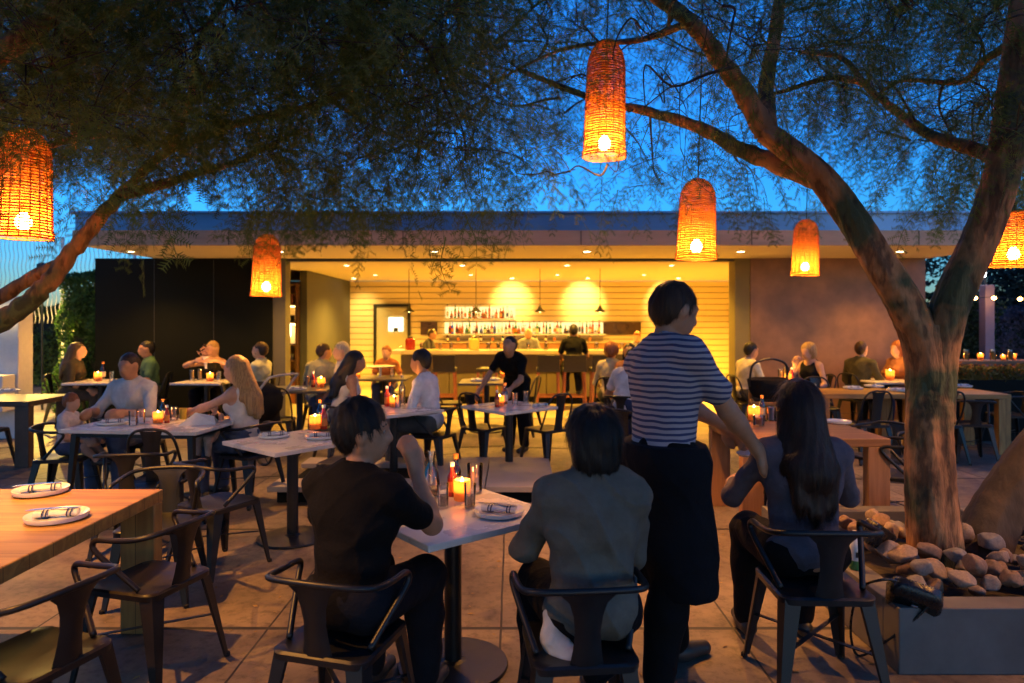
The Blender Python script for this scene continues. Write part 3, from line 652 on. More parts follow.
for z, n_, hh in ((.515, 5, .14), (.875, 5, .11), (1.195, 4, .0), (1.995, 7, .2), (1.635, 6, .13)):
    for i in range(n_):
        k += 1; x = -.36+.72*(i+.5)/n_
        if hh == 0:
            if i == 2: 
                o = thing('table_lamp', 'small white drum lamp glowing on the service shelf', 'lamp', (-4.72+.18, 13.66, z)); MB().lathe([(.11, .14), (.12, .40)], 20, cap=False).build('lamp_shade', emit('lit lamp shade', (1, .85, .5), 5), o, 60); MB().lathe([(.06, 0), (.05, .02), (.012, .03), (.012, .16)], 14).build('lamp_base', M_BLACK, o, 50)
            continue
        row = {.515: 'lowest', .875: 'second', 1.995: 'top', 1.635: 'fourth'}[z]
        def mk(hh=hh, z=z):
            t = thing('crockery_stack' if hh < .15 else 'storage_box', '', 'crockery' if hh < .15 else 'box')
            if hh < .15: MB().lathe([(.03, 0)]+[(.055-.008*(q % 2), .012*q+.005) for q in range(int(hh/.012))]+[(.045, hh)], 16).build('bowls', M_PLATE if z < 1 else M_BLACK, t, 30)
            else: MB().box((0, 0, hh/2), (.09, .2, hh)).build('box_body', pm('red brown card', (.22, .07, .04), .8, .3, 6, .05), t, 0, .003)
            return t
        o = mk(); o.location = (-4.72+x, 13.72, z); o['label'] = '%s %s from the left on the %s board of the service shelf' % (['first', 'second', 'third', 'fourth', 'fifth', 'sixth', 'seventh'][i], 'bowl stack' if hh < .15 else 'brown box', row)
        o['group'] = 'crockery and boxes on the service shelf'

# ================================================================ BAR
bar = thing('bar_counter', 'long pale bar counter glowing yellow at the back of the room', 'bar counter', (.2, 13.6, 0))
M_BFR = pm('bar front panel', (.12, .095, .045), .6, .12, 3, .05, stretch=(1, 1, .3))
MB().box((0, 0, 1.04), (5.1, .70, .075)).build('counter_top', pm('pale bar stone', (.34, .28, .18), .3, .08, 4, .01), bar, 0, .006)
for i in range(5): MB().box((-1.92+.96*i, .08, .58), (.948, .44, .84)).build('front_panel', M_BFR, bar, 0, .004)
MB().box((0, .12, .08), (4.8, .40, .158)).build('toe_kick', M_DARK, bar)
bb = thing('back_bar', 'lit bottle shelves with a dark niche on the shiplap wall', 'shelf', (0, BD-.02, 0))
MB().box((.45, -.22, .55), (5.4, .40, 1.10)).build('back_cabinet', pm('walnut cabinet', (.20, .09, .035), .45, .3, 5, .08, stretch=(.4, 1, 3)), bb, 0, .005)
MB().box((.45, -.24, 1.112), (5.4, .44, .02)).build('cabinet_top', pm('pale bar stone', (.6, .5, .3)), bb)
MB().box((.30, -.012, 1.47), (4.0, .02, .28)).build('light_panel', emit('backlit panel', (1, .70, .26), .75), bb)
MB().box((-.80, -.012, 1.86), (1.75, .02, .28)).build('light_panel', emit('backlit panel', (1, .70, .26), .75), bb)
MB().box((.30, -.12, 1.305), (4.1, .22, .03)).build('lower_shelf', M_PLATE, bb, 0, .003); MB().box((-.80, -.12, 1.69), (1.8, .22, .03)).build('upper_shelf', M_PLATE, bb, 0, .003)
MB().box((2.78, -.02, 1.46), (.95, .03, .31)).build('dark_niche', pm('dark niche', (.05, .025, .012), .3, .3, 6, 0), bb)
MB().box((-2.1, -.02, 1.46), (.42, .03, .33)).build('dark_niche', pm('dark niche', (.05, .025, .012)), bb)
COLS = {'green': G_GREEN, 'amber': G_AMBER, 'clear': G_CLEAR, 'red': glass('red glass', (.7, .05, .03)), 'blue': G_BLUE, 'brown': glass('brown glass', (.25, .08, .02))}
ORD = ['first', 'second', 'third', 'fourth', 'fifth', 'sixth', 'seventh', 'eighth', 'ninth', 'tenth', 'eleventh', 'twelfth', 'thirteenth', 'fourteenth', 'fifteenth', 'sixteenth', 'seventeenth', 'eighteenth', 'nineteenth', 'twentieth']+['%dth' % i for i in range(21, 60)]
for i in (20, 30, 40, 50): ORD[i] = '%dst' % (i+1); ORD[i+1] = '%dnd' % (i+2); ORD[i+2] = '%drd' % (i+3)
LABP = [pm('cream paper label', (.7, .65, .5), .8, .1, 20, 0), pm('orange paper label', (.6, .2, .04), .8, .1, 20, 0), pm('white paper label', (.75, .75, .72), .8, .05, 20, 0), pm('dark paper label', (.05, .05, .06), .8, .1, 20, 0)]
def bottle_row(x0, x1, n_, z, row, y=BD-.14, kinds=('wine', 'spirit', 'tall', 'flask')):
    cnt = {}; rnd = random.Random(int(z*100))
    for i in range(n_):
        c = rnd.choice(['green', 'green', 'amber', 'clear', 'clear', 'amber', 'red', 'brown', 'blue'] if row == 'lower' else ['amber', 'red', 'clear', 'green', 'amber', 'clear']); kd = rnd.choice(kinds); lb = rnd.randrange(4); cp = rnd.choice([M_BLACK, M_STEEL, LABP[1]])
        cnt[c] = cnt.get(c, 0)+1
        place('bt%s%s%d' % (kd, c, lb), lambda: make_bottle(kd, COLS[c], cp, LABP[lb], name='liquor_bottle'), '%s %s glass bottle from the left on the %s lit bar shelf' % (ORD[cnt[c]-1], c, row), (x0+(x1-x0)*(i+rnd.uniform(.25, .75))/n_, y+rnd.uniform(-.05, .03), z), rnd.random()*6, rnd.uniform(.82, 1.0), 'liquor bottles on the lit bar shelves')
bottle_row(-1.65, .02, 19, 1.707, 'upper'); bottle_row(-1.62, 2.25, 44, 1.322, 'lower')
# glassware and small bottles on the counter
rnd = random.Random(3)
for i in range(15):
    place('tumbler', lambda: make_glass(liquid('pale beer', (.55, .36, .10)), .13, .035, fill=.85), '%s tumbler from the left along the bar counter top' % ORD[i], (-1.75+.33*i*.93+rnd.uniform(-.08, .08), 13.55+rnd.uniform(-.12, .12), 1.08), 0, rnd.uniform(.9, 1.15), 'glasses along the bar counter')
for i in range(14):
    c = ['amber', 'clear', 'green'][i % 3]
    place('cb%s' % c, lambda: make_bottle('spirit', COLS[c], M_STEEL, LABP[i % 3], name='pour_bottle'), '%s pouring bottle from the left on the cabinet behind the bar' % ORD[i], (-1.6+.27*i+rnd.uniform(-.05, .05), BD-.22, 1.124), 0, .75, 'pouring bottles behind the bar')
for i, (x, w) in enumerate(((-2.02, 'left end'), (-.75, 'middle'))):
    o = thing('beverage_dispenser', 'dark red drink dispenser at the left end of the bar counter' if i == 0 else 'clear jar of pale drink on the bar counter', 'dispenser', (x, 13.55, 1.08))
    MB().lathe([(.09, 0), (.10, .02), (.10, .20), (.07, .23)], 18).build('jar', pm('cranberry drink', (.25, .02, .015), .2, .2, 5, 0) if i == 0 else liquid('pale beer', (.55, .36, .10)), o, 40); MB().lathe([(.05, .232), (.05, .26), (.015, .27)], 14).build('lid', M_BLACK, o, 40)
# pendants over the bar
for i, x in enumerate((409, 476, 540, 600)):
    d = 13.2; p = W(x, 312, d)
    def mk():
        t = thing('bar_pendant_lamp', '', 'pendant lamp')
        MB().lathe([(.115, 0), (.09, .025), (.045, .065), (.03, .10), (.02, .13)], 24, cap=False).build('lamp_shade', M_BLACK, t, 40)
        MB().lathe([(.0005, -.008), (.02, .002), (.024, .025), (.012, .05)], 12).build('bulb', emit('pendant bulb', (1, .62, .2), 9), t, 180)
        MB().tube([(0, 0, .12), (0, 0, CZ-p.z)], .006, 6).build('stem', M_BLACK, t); return t
    place('pend', mk, '%s small black cone pendant from the left above the bar' % ORD[i], p, 0, 1, 'black pendants above the bar')
# bar stools
for i, (x, lb) in enumerate(((445, 'empty dark stool at the left of the bar behind the white-shirted man'), (490, 'empty dark stool turned sideways at the bar behind the small dark table'), (548, 'dark stool at the bar just left of the black-shirted customer'), (574, 'dark stool under the black-shirted customer at the bar'), (602, 'dark stool at the bar right of the black-shirted customer'))):
    d = 12.75; place('stool', make_stool, lb, ((x-512)*d/F, d, 0), R(0 if i != 1 else 75), 1, 'stools along the bar')

# ================================================================ RECESSED LIGHTS (real lamps in real fittings)
def spot(name, loc, W_, col, ang, par, blend=.6, tgt=None, rad=.04):
    l = bpy.data.lights.new(name, 'SPOT'); l.energy = W_; l.color = col; l.spot_size = R(ang); l.spot_blend = blend; l.shadow_soft_size = rad
    o = bpy.data.objects.new(name, l); COL.objects.link(o); o.location = loc
    if tgt: o.rotation_euler = (Vector(tgt)-Vector(loc)).to_track_quat('-Z', 'Y').to_euler()
    return o
WARM = (1, .49, .045); WARM2 = (1, .45, .05)
def can(x, y, z, e, lit=True):
    m = MB(); m.lathe([(.052, -.004), (.066, -.006), (.068, .0)], 20, (x, y-FD, z), cap=False); f = m.build('downlight_trim', M_PLATE, bld, 30)
    MB().lathe([(.0005, -.0025), (.05, -.0025)], 20, (x, y-FD, z), cap=False).build('lens', emit('downlight lens %d' % e, (1, .80, .42), e), f, 0)
for i, x in enumerate((-5.75, -3.5, -1.17, 1.13, 3.45, 5.85)):
    can(x, 10.3, 2.70, 12); spot('soffit_light', (x, 10.3, 2.685), 110, WARM2, 125, None, .7)
for i, x in enumerate((-3.75, 0.0, 1.80, 3.95)):                     # wall washers on the boards
    can(x, 16.2, CZ, 20); spot('wash_light', (x, 16.2, CZ-.02), (80, 170, 190, 180)[i], (1, .62, .15), 62, None, 1, (x, BD, 2.12 if i else 1.7))
for x in (-3.0, -.9, 1.0, 2.9, 5.0):
    for y in (12.4, 15.0):
        can(x, y, CZ, 8); spot('ceiling_light', (x, y, CZ-.02), 210 if y < 13 else 520, WARM, 140, None, .8)
# ================================================================ LEFT SIDE: white wall, hedge, mesh fence
ww = thing('white_garden_wall', 'white stucco garden wall with a glowing wall lamp at the left edge', 'wall', (-8.15, 9.6, 0)); M_STUC = pm('white stucco', (.70, .68, .64), .8, .06, 14, .1)
MB().box((0, .15, 1.0), (2.42, .3, 2.0)).build('wall_body', M_STUC, ww, 0, .01); MB().box((.70, -.13, .66), (.95, .25, .5)).build('ledge_box', M_STUC, ww, 0, .01)
sc_ = thing('wall_sconce', 'small bright up-and-down lamp on the white garden wall', 'lamp', (-7.1, 9.55, 1.72)); MB().box((0, 0, 0), (.10, .09, .05)).build('housing', M_STEEL, sc_, 0, .004); MB().box((0, -.05, 0), (.26, .012, .07)).build('diffuser', emit('sconce diffuser', (1, .72, .3), 8), sc_)
spot('sconce_light', (-7.1, 9.40, 1.66), 60, (1, .60, .12), 110, None, .7, (-6.6, 7.9, 0))

def leaf_cloud(name, pts, size, mat, parent=None, flat=.0, rs=1):
    g = np.random.default_rng(rs); n_ = len(pts); a = g.normal(size=(n_, 3)); a /= np.linalg.norm(a, axis=1)[:, None]; b = np.cross(a, g.normal(size=(n_, 3))); b /= np.linalg.norm(b, axis=1)[:, None]
    s = (size*g.uniform(.6, 1.3, n_))[:, None]
    V = np.stack([pts-a*s, pts+b*s*.45, pts+a*s, pts-b*s*.45], 1).reshape(-1, 3); Q = np.arange(n_*4).reshape(-1, 4)
    return link_mesh(name, np_mesh(name, V, Q), mat, parent, 0)
def leafmat(name, c, var=.5, tr=.35): return pm(name, c, .6, var, 2.5, 0, 0, .3, transl=tr)
def block_pts(n_, x0, x1, y0, y1, z0, z1, rs=1, bulge=.12):
    g = np.random.default_rng(rs); p = g.uniform(size=(n_, 3)); f = g.integers(0, 4, n_); dep = np.abs(g.normal(0, .06, n_))
    P = np.stack([x0+(x1-x0)*p[:, 0], y0+(y1-y0)*p[:, 1], z0+(z1-z0)*p[:, 2]], 1)
    P[:, 1] = np.where(f <= 1, y0+dep, P[:, 1]); P[:, 0] = np.where(f == 2, x0+dep, P[:, 0]); P[:, 2] = np.where(f == 3, z1-dep, P[:, 2])
    w = bulge*(np.sin(P[:, 0]*3.1+P[:, 2]*2.3)+np.sin(P[:, 2]*5.7+P[:, 1]*3+1)*.6+np.sin(P[:, 0]*8.3-P[:, 2]*6)*.4)
    P[:, 1] -= w*(f <= 1); P[:, 2] += w*.8*(f == 3); P[:, 0] -= w*(f == 2); return P
def hedge(label, x0, x1, y0, y1, z1, mat, n_, rs, size=.035):
    t = thing('hedge', label, 'hedge', (0, 0, 0), 0, 'clipped hedges')
    leaf_cloud('foliage', block_pts(n_, x0, x1, y0, y1, .05, z1, rs), size, mat, t, rs=rs)
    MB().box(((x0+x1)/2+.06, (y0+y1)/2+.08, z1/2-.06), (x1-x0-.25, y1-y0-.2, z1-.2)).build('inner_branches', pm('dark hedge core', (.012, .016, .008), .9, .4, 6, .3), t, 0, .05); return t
hedge('tall dark green clipped hedge against the left end of the black wall', -7.85, -7.0, 11.7, 13.6, 2.42, leafmat('dark hedge leaf', (.055, .13, .03)), 14000, 5)
hedge('distant yellow-lit hedge at the end of the side path', -13.2, -9.8, 17.2, 18.0, 2.0, leafmat('lit hedge leaf', (.09, .14, .03)), 16000, 6, .05)
nf = thing('net_fence', 'pale wavy netting fence rising above the tall dark hedge', 'fence', (-9.5, 14.2, 0)); m = MB()
for i in range(34):
    x = -1.3+2.9*i/33; m.tube([(x+.018*math.sin(j*1.6), 0, 1.6+1.75*j/16) for j in range(17)], .007, 4)
m.build('netting', pm('white netting cord', (.75, .74, .70), .7, .05, 5, 0), nf, 180)
for i in range(3): MB().tube([(-1.35+1.5*i, .02, 0), (-1.35+1.5*i, .02, 3.4)], .03, 8).build('fence_post', M_STUC, nf)
spot('path_light', (-8.7, 12.6, 2.55), 700, (1, .62, .10), 165, None, .6, (-8.7, 12.7, 0)); lp = thing('path_lamp', 'small lamp on a thin post lighting the side path', 'lamp', (-8.7, 12.65, 0)); MB().tube([(0, 0, 0), (0, 0, 2.65)], .02, 8).build('post', M_BLACK, lp); MB().lathe([(.09, 2.62), (.09, 2.70), (.02, 2.74)], 16).build('lamp_head', M_BLACK, lp)

# ================================================================ RIGHT SIDE: planter rail, hedges, post, trees, string lights
pl = thing('planter_wall', 'low dark planter wall topped with small flowering plants on the right', 'planter', (7.9, 9.6, 0))
MB().box((0, 0, .42), (4.2, .4, .84)).build('trough', M_DARK, pl, 0, .01); leaf_cloud('foliage', block_pts(9000, -2.1, 2.1, -.2, .2, .84, 1.03, 9, .03), .03, leafmat('olive planter leaf', (.13, .12, .035)), pl, rs=9)
leaf_cloud('flowers', block_pts(900, -2.1, 2.1, -.22, .2, .9, 1.06, 10, .03), .022, leafmat('orange petals', (.5, .16, .03), .3), pl, rs=10)
rt = thing('long_shelf_table', 'long narrow ledge behind the planter holding glowing votives', 'table', (8.4, 10.6, 0)); MB().box((0, 0, 1.02), (4.4, .5, .06)).build('table_top', M_WOODR, rt, 0, .005)
for x in (-1.9, 0, 1.9): MB().box((x, 0, .495), (.12, .3, .99)).build('leg', M_DARK, rt, 0, .004)
for i, x in enumerate((955, 985, 1003, 1018, 1030)): place('candle', make_candle, '%s glowing votive from the left on the ledge behind the planter' % ORD[i], ((x-512)*10.5/F, 10.5+.1*(i % 2), 1.05), i, (1.0 if i % 2 else .8), 'votive candles', 'candle')
for i, x in enumerate((946, 966, 993, 1010)): place('tumbler', None, '%s tumbler from the left on the ledge behind the planter' % ORD[i], ((x-512)*10.45/F, 10.45, 1.05), 0, 1.3, 'glasses on the planter ledge')
lp = thing('lamp_post', 'tall square purplish post with a bright bulb on top beyond the ledge', 'lamp post', (8.55, 12.3, 0)); MB().box((0, 0, 1.15), (.17, .17, 2.3)).build('post', pm('mauve painted post', (.24, .16, .20), .6, .15, 3, .05), lp, 0, .01); MB().lathe([(.0005, 2.62), (.05, 2.58), (.06, 2.52), (.05, 2.46), (.03, 2.44)], 14, (-.08, 0, 0)).build('bulb', emit('post bulb', (.9, .95, 1), 14), lp, 180); MB().box((-.04, 0, 2.38), (.05, .05, .15)).build('bulb_arm', M_BLACK, lp)
hedge('low dark shrub row behind the votive ledge', 7.3, 9.2, 12.9, 14.0, 2.0, leafmat('dark shrub leaf', (.03, .055, .025)), 9000, 12, .05)
hedge('misty purple hedge right of the tall post', 9.4, 13.6, 14.2, 15.2, 1.9, leafmat('purple sage leaf', (.13, .10, .13)), 12000, 13, .05)
hedge('pale yellow-green hedge far beyond the post', 9, 18, 17.5, 18.5, 2.3, leafmat('yellow shrub leaf', (.12, .12, .04)), 12000, 14, .07)
def blob_tree(label, x, y, h, r, mat, n_, rs, ct=None):
    t = thing('background_tree', label, 'tree', (x, y, 0), 0, 'trees behind the planter'); g = np.random.default_rng(rs)
    MB().tube(smooth_path([(0, 0, 0), (.1, 0, h*.3), (-.1, .1, h*.6), (.05, 0, h*.85)], 4), [.16-.012*i/1.2 for i in range(13)], 8).build('trunk', M_BARK, t, 180)
    cs = g.normal(size=(26, 3))*np.array([r*.5, r*.5, h*.16])+np.array([0, 0, h*.66]); P = np.concatenate([c+g.normal(size=(n_//26, 3))*r*.17 for c in cs])
    for c in cs[:12]: MB().tube([(0, 0, h*.45), tuple(c*.5+np.array([0, 0, h*.3])), tuple(c)], [.05, .03, .01], 5).build('branch', M_BARK, t, 180)
    leaf_cloud('crown', P, .07, mat, t, rs=rs)
def bark():
    m, n, out = nt('mottled orange bark'); b = N(n, 'BsdfPrincipled'); co = N(n, 'TexCoord').outputs['Object']
    t, r = noise_col(n, (.34, .165, .07), .7, 6, co, (1, 1, .35), 10)
    t2 = N(n, 'TexNoise'); t2.inputs['Scale'].default_value = 2.2; t2.inputs['Detail'].default_value = 4; n.links.new(co, t2.inputs[0]); rr = N(n, 'ValToRGB'); rr.color_ramp.elements[0].position = .46; rr.color_ramp.elements[1].position = .56; n.links.new(t2.outputs[0], rr.inputs[0])
    mx = N(n, 'MixRGB'); mx.inputs[2].default_value = (.050, .068, .030, 1); n.links.new(rr.outputs[0], mx.inputs[0]); n.links.new(r.outputs[0], mx.inputs[1]); n.links.new(mx.outputs[0], b.inputs['Base Color'])
    v = N(n, 'TexNoise'); v.inputs['Scale'].default_value = 16; v.inputs['Detail'].default_value = 8; fr_ = N(n, 'ValToRGB'); fr_.color_ramp.elements[0].position = .40; fr_.color_ramp.elements[0].color = (.22, .18, .15, 1); fr_.color_ramp.elements[1].position = .50; fr_.color_ramp.elements[1].color = (1, 1, 1, 1); n.links.new(v.outputs[0], fr_.inputs[0]); mf = N(n, 'MixRGB', blend_type='MULTIPLY'); mf.inputs[0].default_value = .8; n.links.new(mx.outputs[0], mf.inputs[1]); n.links.new(fr_.outputs[0], mf.inputs[2]); n.links.new(mf.outputs[0], b.inputs['Base Color']); mp = N(n, 'Mapping'); mp.inputs['Scale'].default_value = (1, 1, .3); n.links.new(co, mp.inputs[0]); n.links.new(mp.outputs[0], v.inputs[0])
    bp = N(n, 'Bump'); bp.inputs['Strength'].default_value = 1; bp.inputs['Distance'].default_value = .035; n.links.new(v.outputs[0], bp.inputs['Height']); n.links.new(bp.outputs[0], b.inputs['Normal']); b.inputs['Roughness'].default_value = .75
    n.links.new(b.outputs[0], out.inputs[0]); return m
M_BARK = bark()
blob_tree('dark leafy tree beyond the post at the right edge', 12.4, 16.0, 4.6, 2.6, leafmat('dusk tree leaf', (.03, .045, .035)), 15000, 21)
blob_tree('smaller dusky tree just behind the right end of the building', 9.0, 18.5, 3.4, 1.5, leafmat('dusk tree leaf', (.03, .045, .035)), 7000, 22)
sl = thing('string_lights', 'string of small warm bulbs looped across the right edge', 'string lights', (0, 0, 0)); P = [W(940, 290, 12), W(975, 297, 12), W(994, 297, 12), W(1020, 298, 12), W(1060, 290, 12)]
MB().tube(smooth_path(P, 5), .006, 5).build('cable', M_BLACK, sl)
for p in (P[1], P[2], P[3], P[4]): MB().lathe([(.0005, -.05), (.03, -.035), (.035, -.01), (.015, .01)], 10, p).build('bulb', emit('string bulb', (1, .5, .12), 24), sl, 180)
# ================================================================ TREES over the patio
def limb(paths, name, parent, nseg=10):
    m = MB()
    for P, r0, r1, *k in paths:
        S = smooth_path(P, 6 if nseg < 16 else 14); n_ = len(S); rr = [(r0+(r1-r0)*(i/(n_-1))**.8)*(1+(.06 if nseg < 16 else .012)*math.sin(i*1.7+r0*50)) for i in range(n_)]
        g = random.Random(int(r0*1000)); S = S if nseg > 15 else [p+Vector((g.uniform(-1, 1), g.uniform(-1, 1), g.uniform(-1, 1)))*r0*.07 for p in S]
        k0 = len(m.v); m.tube(S, rr, nseg if nseg < 16 else 40)
        if nseg > 15:
            for i in range(k0, len(m.v)):
                ri, a = divmod(i-k0, 40); a = a*2*math.pi/40; c = S[ri]; v = Vector(m.v[i]); z = ri*.055
                q = 1+.05*math.sin(3*a+z*1.5)+.035*math.sin(7*a+2.3*math.sin(z*.9))+.03*math.sin(5*a-2*z)*math.sin(z*1.9+1)+.02*math.sin(13*a+4*math.sin(z*1.3))+.012*math.sin(19*a+5*math.sin(z*2.1+a))
                m.v[i] = tuple(c+(v-c)*q)
    return m.build(name, M_BARK, parent, 180)
def spray_proto(g, n_p, L, leaf):
    """one drooping feathery twig: thin stem plus paired leaflets on side stalks; returns quads (n,4,3)"""
    Q = []; d = np.array([1., 0, 0]); p = np.zeros(3); up = np.array([0, 0, 1.])
    for k in range(n_p):
        f = k/n_p; d2 = np.array([1, .25*math.sin(k*.9+g.uniform(0, 1)), -.15-.9*f]); d2 /= np.linalg.norm(d2); q = p+d2*L/n_p
        w = np.cross(d2, up); w /= np.linalg.norm(w)+1e-9; wd = .0028*(1-f*.6); Q.append([p-w*wd, q-w*wd*.8, q+w*wd*.8, p+w*wd])
        for s in (-1, 1):
            a = w*s*g.uniform(.7, 1)+d2*g.uniform(.4, .9)+up*g.uniform(-.6, .25); a /= np.linalg.norm(a); pl = g.uniform(.055, .095)*(1-.3*f); e = q+a*pl
            b = np.cross(a, d2); b /= np.linalg.norm(b)+1e-9; c = np.cross(a, b)
            Q.append([q-c*.0009, e-c*.0009, e+c*.0009, q+c*.0009])
            for j in range(6):
                t = q+a*pl*(j+1)/6.5
                for ss in (-1, 1):
                    o = (c*ss+a*.45+b*g.uniform(-.3, .3)); o /= np.linalg.norm(o); l = leaf*g.uniform(.8, 1.3); hw = a*leaf*.15
                    Q.append([t-hw, t+o*l-hw*.3, t+o*l+hw*.3, t+hw])
        p = q
    return np.array(Q)
def crown(name, pos, dirs, mat, parent, seed, scale=(.8, 1.3), leaf=.013, L=.30, npn=7):
    g = np.random.default_rng(seed); protos = [spray_proto(g, npn, L, leaf) for _ in range(6)]; out = []
    kinds = g.integers(0, 6, len(pos))
    for k in range(6):
        I = np.where(kinds == k)[0]; T = protos[k]; n_ = len(I)
        if not n_: continue
        x = dirs[I]/np.linalg.norm(dirs[I], axis=1)[:, None]; z = np.tile([0, 0, 1.], (n_, 1))+g.normal(0, .35, (n_, 3)); y = np.cross(z, x); y /= np.linalg.norm(y, axis=1)[:, None]; z = np.cross(x, y)
        M = np.stack([x, y, z], 2)*g.uniform(*scale, n_)[:, None, None]
        out.append((np.einsum('nij,qvj->nqvi', M, T)+pos[I][:, None, None, :]).reshape(-1, 3))
    V = np.concatenate(out); return link_mesh(name, np_mesh(name, V, np.arange(len(V)).reshape(-1, 4)), mat, parent, 0)
def grow_tree(parent, skel, centers, twigs_per, mat, seed, spread=.38, keep=None, **kw):
    """join each leaf cluster to the nearest wood with a drooping branchlet, then hang sprays along it"""
    g = np.random.default_rng(seed); nodes = [np.array(p) for p in skel]; m = MB(); pos = []; dirs = []
    cs = sorted(centers, key=lambda c: min(np.linalg.norm(np.array(c)-n_) for n_ in nodes[::3]))
    for c in cs:
        c = np.array(c); A = np.array(nodes); dd = np.linalg.norm(A-c, axis=1); a = A[np.argmin(dd)]; L = dd.min()
        if L > .15:
            mid = (a+c)/2+np.array([0, 0, .10*L])+g.normal(0, .06*L+.02, 3); P = smooth_path([a, a*.6+mid*.4+g.normal(0, .03, 3), mid, mid*.4+c*.6+g.normal(0, .05, 3), c], 4); r = .006+.009*min(L, 2)
            m.tube(P, [r*(1-.75*i/(len(P)-1)) for i in range(len(P))], 5)
            for p in P[4::3]: nodes.append(np.array(p))
        base = c-a; base = base/(np.linalg.norm(base)+1e-6)
        for k in range(twigs_per):
            o = c+g.normal(0, spread, 3)*np.array([1, 1, .62]); 
            d = (o-c)*1.3+base*.25+np.array([0, 0, -.12])+g.normal(0, .12, 3)
            if keep is not None and not keep(o, g): continue
            pos.append(o); dirs.append(d)
            if k % 4 == 0:
                c0 = c-base*g.uniform(0, .45)*min(L, .8)+g.normal(0, .02, 3); q = c0*.5+o*.5+g.normal(0, .05, 3)+np.array([0, 0, .05]); m.tube(smooth_path([c0, q, o], 3), [.0040, .0036, .0032, .0028, .0023, .0018, .0012], 3)
    m.build('twigs', pm('dark thin twigs', (.05, .032, .02), .8, .3, 10, .1), parent, 180)
    crown('crown', np.array(pos), np.array(dirs), mat, parent, seed+1, **kw); return len(pos)
def proj(p): return (512+F*p[0]/p[1], HY-F*(p[2]-H)/p[1])
LANT = [(24, 120, 245, 34), (604, 36, 165, 32), (266, 225, 300, 22), (696, 172, 264, 27), (805, 214, 280, 20), (1012, 205, 272, 26)]
LDEP = [3.9, 4.7, 6.8, 5.1, 7.8, 5.3]
def clear(o, g):
    if o[1] < .9 or o[2] < 2.1: return False
    x, y = proj(o)
    if y > 222 and g.uniform() < .7: return False
    for (lx, y0, y1, hw), ld in zip(LANT, LDEP):
        c = W(lx, y1, ld)
        if math.hypot(o[0]-c.x, o[1]-c.y) < .55 and o[2] < c.z+.9: return False
        if o[1] < ld+.15 and abs(x-lx) < hw*1.0+8 and y0-4 < y < y1+10: return False
    return True
M_LEAF = leafmat('feathery olive leaf', (.125, .165, .030), .55, .5)
# --- right tree: forked trunk in the planter
tr = thing('mesquite_tree', 'tall forked tree with mottled orange trunk rising from the stone planter', 'tree', (2.52, 4.0, .25))
def rel(P, o): return [Vector(p)-Vector(o.location) for p in P]
def cnv(L, o): return [(rel([W(*p) for p in P], o), a, b) for P, a, b in L]
RT = [([(942, 590, 4.0), (936, 545, 4.0), (930, 480, 4.0), (928, 420, 4.02), (930, 385, 4.04), (928, 350, 4.05), (927, 325, 4.05)], .158, .095),
      ([(930, 420, 4.05), (924, 350, 4.05), (905, 305, 4.05), (876, 258, 4.1), (850, 215, 4.2), (822, 178, 4.25), (790, 150, 4.3), (764, 132, 4.35)], .118, .068),
      ([(932, 420, 4.05), (938, 355, 4.05), (952, 300, 4.0), (982, 232, 3.95), (1004, 165, 3.9), (1014, 90, 3.9), (1026, 0, 3.9), (1035, -90, 4.0)], .120, .07),
      ([(766, 134, 4.35), (745, 95, 4.3), (722, 62, 4.2), (690, 22, 4.1), (655, -5, 4.0), (600, -50, 3.9)], .075, .035),
      ([(824, 182, 4.25), (780, 165, 4.45), (738, 148, 4.6), (700, 128, 4.8), (650, 112, 5.1), (590, 98, 5.5), (520, 70, 5.9)], .075, .02),
      ([(768, 128, 4.35), (766, 85, 4.5), (774, 40, 4.6), (780, -20, 4.7), (770, -90, 4.8)], .058, .035)]
limb(cnv(RT[:3], tr), 'trunk', tr, 18)
m = MB()
limb(cnv(RT[3:], tr), 'limb', tr, 12)
RB = [([(1002, 162, 3.92), (975, 150, 4.1), (930, 135, 4.3), (893, 108, 4.6), (868, 88, 4.8), (842, 58, 5.0), (800, 52, 5.3)], .050, .014),
      ([(868, 84, 4.8), (830, 78, 5.0), (780, 92, 5.2), (745, 100, 5.3)], .03, .01),
      ([(1018, 40, 3.9), (985, 60, 4.2), (960, 82, 4.4), (905, 80, 4.8), (880, 92, 4.9)], .03, .010),
      ([(778, -10, 4.7), (830, -40, 5.2), (900, -60, 5.6)], .04, .012), ([(600, -50, 3.9), (520, -30, 4.2), (450, 10, 4.8), (400, 60, 5.4)], .035, .01), ([(690, 22, 4.1), (640, 40, 4.6), (560, 50, 5.2), (480, 90, 5.8)], .03, .008)]
limb(cnv(RB, tr), 'branch', tr, 8)
skel = []
for P, a, b in RT[1:]+RB: skel += [p for p in smooth_path([W(*q) for q in P], 4)][4:]
skel = [p for p in skel if p[2] > 2.4]
g = np.random.default_rng(33); cen = []
dens_r = lambda x, y: (.95 if y < 60 else .75 if y < 130 else .50) * (.8 if 420 < x < 720 else 1) * (.25 if (y > 150 and x > 850 and x < 930) else 1)
while len(cen) < 150:
    x = g.uniform(430, 1130); y = g.uniform(-170, 205); d = g.uniform(3.3, 8.6)
    if y > 150 and d < 4.6: continue
    if g.uniform() < dens_r(x, y):
        p = W(x, y, d)
        if 2.35 < p.z < 5.6: cen.append(p)
org = np.array(tr.location)
class Sub:                                     # builder frame at the tree's base
    pass
sk2 = [np.array(p)-org for p in skel]; cn2 = [np.array(p)-org for p in cen]
print('sprays', grow_tree(tr, sk2, cn2, 33, M_LEAF, 5, .25, keep=lambda o, g: clear(o+org, g), leaf=.013, L=.30, npn=6))
